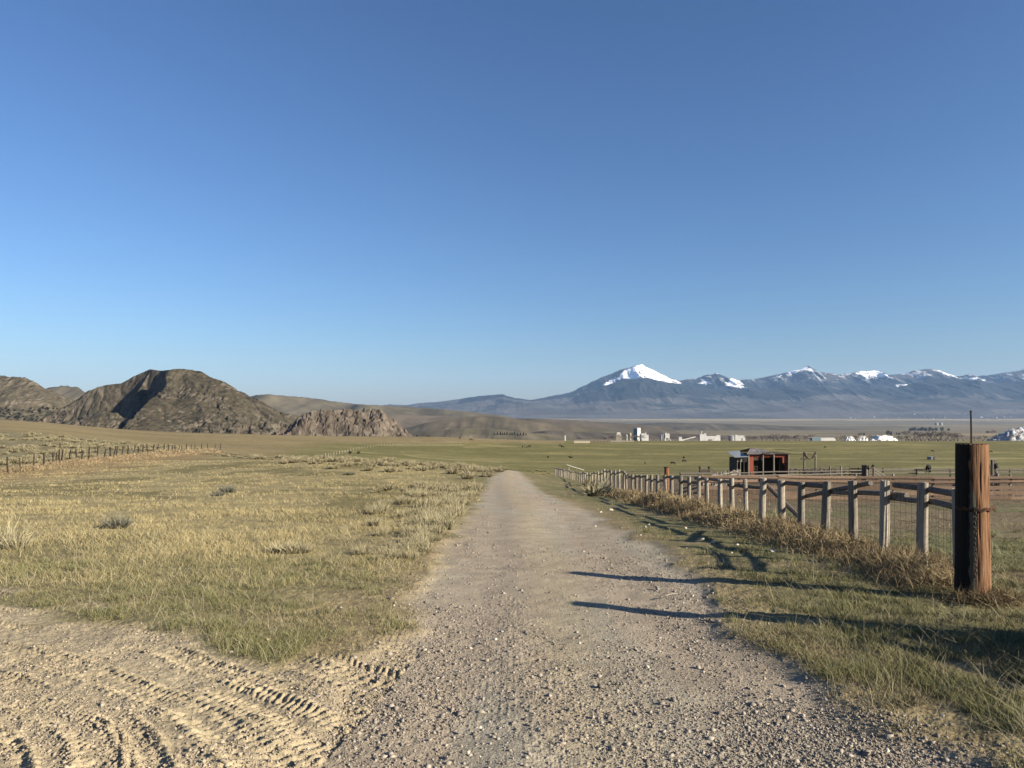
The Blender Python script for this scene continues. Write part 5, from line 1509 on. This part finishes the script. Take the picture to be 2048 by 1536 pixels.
# ------------------------------------------------------------------ tussocks and sagebrush (individual plants)
def tussock_mesh(seed, n, rad, h, c0, c1, wid=.006, lean=.55):
    rs = np.random.default_rng(seed)
    a = rs.uniform(0, 6.283, n); rr = rad * .45 * np.sqrt(rs.random(n)); x = np.cos(a)*rr; y = np.sin(a)*rr
    el = rs.uniform(0, lean, n) + rr / rad * .5; L = h * rs.uniform(.55, 1.1, n)
    d = np.stack([np.cos(a)*np.sin(el), np.sin(a)*np.sin(el), np.cos(el)], 1) + rs.normal(size=(n, 3)) * .1
    p0 = np.stack([x, y, 0*x - .02], 1); p1 = p0 + d * L[:, None] * .55; p2 = p1 + (d + rs.normal(size=(n, 3)) * .28) * L[:, None] * .5
    u = np.cross(d, rs.normal(size=(n, 3))); u /= np.linalg.norm(u, axis=1)[:, None]
    V = np.stack([p0 - u*wid, p0 + u*wid, p1 - u*wid, p1 + u*wid, p2], 1).reshape(-1, 3)
    i = np.arange(n)[:, None] * 5; Fc = np.concatenate([i + [0, 1, 3], i + [0, 3, 2], i + [2, 3, 4]], 0)
    m = rs.random(n); col = mix(np.array(c0), np.array(c1), m)
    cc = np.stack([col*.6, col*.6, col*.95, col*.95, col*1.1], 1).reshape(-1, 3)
    o = mesh_np('tmp', V, Fc, M_blade, col=cc); me = o.data; bpy.data.objects.remove(o); me.name = 'tussock'
    return me
PALE0, PALE1 = (.185, .165, .098), (.36, .32, .20)
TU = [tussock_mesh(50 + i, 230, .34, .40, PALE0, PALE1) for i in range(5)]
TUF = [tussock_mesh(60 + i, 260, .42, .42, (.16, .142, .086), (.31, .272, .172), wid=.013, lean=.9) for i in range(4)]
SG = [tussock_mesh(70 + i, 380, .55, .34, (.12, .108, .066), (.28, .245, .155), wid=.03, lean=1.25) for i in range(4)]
GS = tussock_mesh(80, 320, .36, .32, (.07, .07, .055), (.16, .16, .125), lean=.8)
def plant(name, me, x, y, sc, label, grp, cat, sz=1.0):
    o = bpy.data.objects.new(name, me); C.objects.link(o)
    sc = float(sc); o.location = (x, y, H(x, y) - .01); o.rotation_euler = (0, 0, random.uniform(0, 6.28)); o.scale = (sc, sc, sc * sz)
    tag(o, label, cat, grp); return o
rs = random.Random(11)
G2 = 'pale dry tussocks crowding the left edge of the road'
cnt = 0
while cnt < 150:
    py = 975 + 145 * rs.random() ** 1.25; xe = np.interp(py, [975, 1000, 1060, 1090, 1120], [974, 950, 905, 880, 835]) ; px = xe - 4 - abs(rs.gauss(0, 1)) * np.interp(py, [975, 1030, 1060, 1090], [95, 85, 62, 40])
    if px < 735: continue
    x, y = ground_at(px, py)
    plant('grass_tussock', TU[cnt % 5] if y < 30 else TUF[cnt % 4], x, y, rs.uniform(.45, .95) * np.interp(py, [975, 1060, 1090, 1120], [1, .9, .6, .4]), 'pale dry grass tussock in the thick fringe left of the road', G2, 'tussock'); cnt += 1
G3 = 'straw coloured tussocks along the crest beyond the left meadow'
cnt = 0
while cnt < 170:
    px = rs.uniform(560, 1010); py = np.interp(px, [560, 700, 800, 900, 1000], [916, 916, 921, 929, 936]) + abs(rs.gauss(0, 1)) * 9 + 1
    if px > 985 and py > 945: continue
    if rs.random() < .45 and px < 800: continue
    x, y = ground_at(px, py)
    if y > 110: continue
    plant('grass_tussock', TUF[cnt % 4], x, y, rs.uniform(.6, 1.25), 'straw coloured tussock on the crest where the meadow drops to the green pasture', G3, 'tussock'); cnt += 1
for k, (px, py) in enumerate(((1058, 942), (1066, 945), (1075, 942), (1082, 944), (1087, 949), (1091, 943), (1098, 947))):
    x, y = ground_at(px, py); plant('grass_tussock', TUF[0], x, y, rs.uniform(1.1, 1.6), ORD[k].replace('nearest', 'first') + ' straw tussock from the left between road crest and far fence end', 'tussocks right of the road crest', 'tussock')
for k, (px, py, sc, sz, me, lab) in enumerate([
    (12, 1092, 1.2, 1.0, TU[0], 'large pale shrub clump at the left edge of the picture'), (34, 1098, .8, 1, TU[1], 'pale tussock just right of the large clump at the left edge'),
    (235, 1056, 1.0, 1, GS, 'grey sagebrush bush alone in the golden left meadow'), (455, 986, 1.3, 1, GS, 'grey sagebrush bush far out in the golden meadow'), (436, 992, 1.0, .7, GS, 'low grey bush left of the far grey sagebrush'),
    (560, 1104, .7, .6, TU[2], 'low pale tussock, left of the row in the green grass'), (585, 1106, .8, .65, TU[3], 'low pale tussock, middle of the row in the green grass'), (606, 1105, .65, .6, TU[4], 'low pale tussock, right of the row in the green grass'),
    (722, 1110, .6, .75, TU[0], 'whitish upright tussock standing alone in the green grass'), (768, 1108, .5, .7, TU[1], 'small whitish tussock right of the upright one'), (796, 1110, .5, .8, TU[2], 'small pale tussock nearest the road in the green grass'),
    (700, 950, 1.2, .7, GS, 'small dark bush, right of a pair in the far left meadow'), (690, 950, .9, .7, GS, 'small dark bush, left of a pair in the far left meadow'), (660, 938, 1.2, .6, GS, 'dark low bush farther up the left meadow')]):
    x, y = ground_at(px, py); plant('bush' if me is GS else 'grass_tussock', me, x, y, sc, lab, None, 'bush' if me is GS else 'tussock', sz)
G4 = 'sagebrush covering the slope at the far left'
cnt = 0; tries = 0
while cnt < 290 and tries < 6000:
    tries += 1
    y = rs.uniform(72, 152); x = rs.uniform(-.74, -.36) * y
    if x > -46.5 - (y - 63) * .17: continue
    if fbm(np.array([x/7]), np.array([y/12]), 2, 851)[0] < .42: continue
    plant('sagebrush', SG[cnt % 4], x, y, rs.uniform(.9, 1.7), 'pale sagebrush bush on the slope behind the leaning wire fence', G4, 'sagebrush', rs.uniform(.8, 1.1)); cnt += 1
for k in range(60):
    px = rs.uniform(395, 640); py = np.interp(px, [395, 520, 640], [903, 915, 919]) + rs.uniform(-3, 5); x, y = ground_at(px, py)
    if y > 150: continue
    plant('sagebrush', SG[k % 4], x, y, rs.uniform(.7, 1.3), 'pale low sagebrush between the wire fence end and the meadow crest', 'sagebrush at the far edge of the meadow', 'sagebrush')
for k, (px, py, sc, me, lab) in enumerate([(1207, 991, 1.9, GS, 'dark grey bush growing against the fence where it dips'), (1198, 985, 1.6, TUF[1], 'pale bush left of the dark bush against the fence'), (1215, 975, 1.4, TUF[2], 'tall pale bush behind the dark bush at the fence'), (1185, 992, 1.2, TUF[3], 'low straw bush below the fence dip')]):
    x, y = ground_at(px, py); plant('bush', me, min(x, 5.85), y, sc, lab, None, 'bush', 1.3)

# ------------------------------------------------------------------ stones
def ico(sub=1):
    b = bmesh.new(); bmesh.ops.create_icosphere(b, subdivisions=sub, radius=1); V = np.array([v.co[:] for v in b.verts]); Fc = np.array([[v.index for v in f.verts] for f in b.faces]); b.free(); return V, Fc
IV, IF = ico(1)
OV = np.array([(1,0,0),(-1,0,0),(0,1,0),(0,-1,0),(0,0,1),(0,0,-1)], float); OF = np.array([(0,2,4),(2,1,4),(1,3,4),(3,0,4),(2,0,5),(1,2,5),(3,1,5),(0,3,5)])
def stones(name, label, X, Y, Z, size, col, BV, BF):
    n = len(X); a = rng.uniform(0, 6.283, n); nv = len(BV)
    J = 1 + rng.uniform(-.35, .35, (n, nv, 1)); V = BV[None] * J + rng.uniform(-.22, .22, (n, nv, 3))
    V = V * (np.stack([rng.uniform(.75, 1.3, n), rng.uniform(.6, 1.0, n), rng.uniform(.45, .8, n)], 1) * size[:, None])[:, None, :]
    t = rng.uniform(-.5, .5, n); ct, st = np.cos(t)[:, None], np.sin(t)[:, None]
    y, z = V[..., 1]*ct - V[..., 2]*st, V[..., 1]*st + V[..., 2]*ct
    ca, sa = np.cos(a)[:, None], np.sin(a)[:, None]; x, y = V[..., 0]*ca - y*sa, V[..., 0]*sa + y*ca
    W = np.stack([x + X[:, None], y + Y[:, None], z + Z[:, None] + size[:, None] * .2], -1).reshape(-1, 3)
    Fc = (BF[None] + np.arange(n)[:, None, None] * nv).reshape(-1, 3)
    o = mesh_np(name, W, Fc, M_stone, col=np.repeat(col, nv, 0)); o['kind'] = 'stuff'; o['label'] = label
X, Y = screen_samples(330000, 150, 2250, 955, 1640, .85)
Zz, px, py, n1, n2, n3, road, dirt = zones(X, Y)
coarse = sstep(.40, .62, fbm(X/.7, Y/1.8, 3, 61)); u = X - (ROAD_L(Y) + ROAD_R(Y))/2
band = .32 + .9*np.exp(-((np.abs(u + .05) - 1.55)/.5)**2) + .5*np.exp(-((u - 1.0)/.7)**2)
dl = np.minimum(X - ROAD_L(Y), ROAD_R(Y) - X); fr = np.clip(.5 + dl / .9, 0, 1)
k = (rng.random(len(X)) < (.22 + .78*coarse) * np.clip(band, .2, 1) * fr)
X, Y = X[k], Y[k]; Z, c, _, _ = height_full(X, Y)
size = np.exp(rng.normal(math.log(.0047), .5, len(X))) * (1 + np.maximum(Y - 4, 0) * .075)
tone = rng.random(len(X)) ** 1.8
col = mix(np.array([.15, .128, .105]), np.array([.33, .29, .235]), tone) * rng.uniform(.8, 1.1, len(X))[:, None]
stones('gravel', 'loose grey and tan gravel spread over the road surface', X, Y, Z, np.clip(size, .003, .045), col, OV, OF)
X, Y = screen_samples(5200, 100, 2300, 1010, 1640, .8)
Zz, px, py, n1, n2, n3, road, dirt = zones(X, Y); k = (rng.random(len(X)) < road * .6 + .06); X, Y = X[k], Y[k]
Z, c, _, _ = height_full(X, Y)
size = np.clip(np.exp(rng.normal(math.log(.011), .38, len(X))), .006, .026); tone = rng.random(len(X))
col = mix(np.array([.17, .145, .12]), np.array([.31, .275, .225]), tone)
stones('gravel', 'larger loose stones lying scattered over the road and its verges', X, Y, Z, size, col, IV, IF)

X, Y = screen_samples(60000, -300, 900, 1170, 1640, .9)
Zz, px, py, n1, n2, n3, road, dirt = zones(X, Y); k = rng.random(len(X)) < dirt * (.15 + .6 * sstep(.45, .6, n1)); X, Y = X[k], Y[k]
Z, c, _, _ = height_full(X, Y)
col = np.array([.30, .25, .185]) * rng.uniform(.6, 1.15, len(X))[:, None]
stones('clods', 'crumbs and clods of dry earth on the tyre marked dirt', X, Y, Z, np.clip(np.exp(rng.normal(math.log(.0055), .5, len(X))), .003, .022), col, OV, OF)
def rock(x, y, s, seed, label, flat=.6, mat=None, grp=None, col=(.46, .41, .32)):
    V, Fc = ico(3); r = np.random.default_rng(seed)
    n = fbm(V[:, 0]*1.6 + seed, V[:, 1]*1.6 + V[:, 2]*1.3, 3, seed) - .5; V = V * (1 + n[:, None] * .9)
    for _ in range(7):
        d = r.normal(size=3); d /= np.linalg.norm(d); h = V @ d; lim = r.uniform(.55, .85); V = V - np.maximum(h - lim, 0)[:, None] * d[None] * .9
    V = V * np.array([1.25, .85, flat]) * s
    c = np.tile(np.array(col), (len(V), 1)) * (.75 + .5 * fbm(V[:, 0]/s*2, V[:, 1]/s*2 + V[:, 2]/s, 3, seed + 1))[:, None]
    o = mesh_np('rock', V, Fc, M_stone, col=c); o.location = (x, y, H(x, y) + s * flat * .35); o.rotation_euler = (0, 0, r.uniform(0, 6))
    tag(o, label, 'rock', grp)
RK = [(1385,1193,6.5,'round white rock at the edge of the grass left of the post shadow'),(1366,1207,5,'brown white rock just below the round white one'),(1545,1103,12,'largest pale broken rock on the verge below the weeds'),
 (1463,1107,5.5,'small white rock left of the largest broken rock'),(1404,1080,10,'flat pale rock, left of two touching ones on the verge'),(1428,1086,10,'pale angular rock, right of two touching ones on the verge'),
 (1475,1090,5,'small pale stone half hidden in the weeds above two touching rocks'),(1371,1057,6,'tan rock at the lower edge of the weeds in the middle'),(1298,1050,5.5,'white rock, upper of two close together on the green verge'),
 (1291,1055,5.5,'white rock, lower of two close together on the green verge'),(1190,1053,5,'single white rock lying on the gravel near the fence shadow'),(1221,1021,7,'broad pale rock near the top of the green verge'),
 (1202,1025,5,'white rock left of the broad pale rock'),(1281,1071,4,'small white stone at the edge of road and verge'),(1472,1148,4,'small white stone on the thin grass near the rail shadow'),
 (1519,1192,4.5,'small round white stone in the sparse grass near the gate post shadow'),(1880,1233,4,'small white stone in front of the big gate post'),(1295,1334,7,'angular white stone alone on the right half of the road'),
 (990,1280,7,'pale round stone alone in the left wheel track'),(1885,1432,6,'pale stone at the lower right verge near the grass'),(535,1280,5,'small white stone at the dirt edge below the grass'),
 (368,1279,6,'dark clod standing up on the tyre marked dirt'),(462,1305,6,'pale clod at the right end of the tyre marks'),(937,1507,8,'pale flat stone at the bottom of the road left of centre'),(960,1456,7,'grey stone pair at the bottom of the road centre'),(1775,1502,9,'white stone at the bottom right of the road')]
for i, (px, py, w_, lab) in enumerate(RK):
    x, y = ground_at(px, py); dk = 'dark' in lab; rock(x, y, w_ / F * y * .62, 40 + i, lab, .65, col=(.12, .09, .06) if dk else (.42, .38, .30))
x, y = ground_at(1330, 1193); x2, y2 = ground_at(1356, 1190)
b = bmesh.new(); tube(b, [(0, 0, .01), ((x2-x)*.5, (y2-y)*.5, .016), (x2-x, y2-y, .012)], [.006, .007, .004], 6, .2)
o = obj('stick', b, M_pale); o.location = (x, y, H(x, y)); tag(o, 'short pale stick lying on the gravel left of the round white rock', 'stick')
for k, (x, y, sc, lab) in enumerate([(5.1, 5.0, 1.3, 'dark sagebrush bush outside the near fence, shading the verge'), (5.45, 5.75, 1.4, 'sagebrush bush beside the second gate post'), (5.5, 4.4, 1.3, 'sagebrush bush by the third near fence post'),
                                 (6.0, 3.5, 1.7, 'tall sagebrush bush along the near fence'), (4.85, 4.45, .9, 'low sagebrush bush in front of the near fence')]):
    plant('sagebrush', SG[k % 4], x, y, sc, lab, None, 'sagebrush', 1.2)
_haze.hide_viewport = False
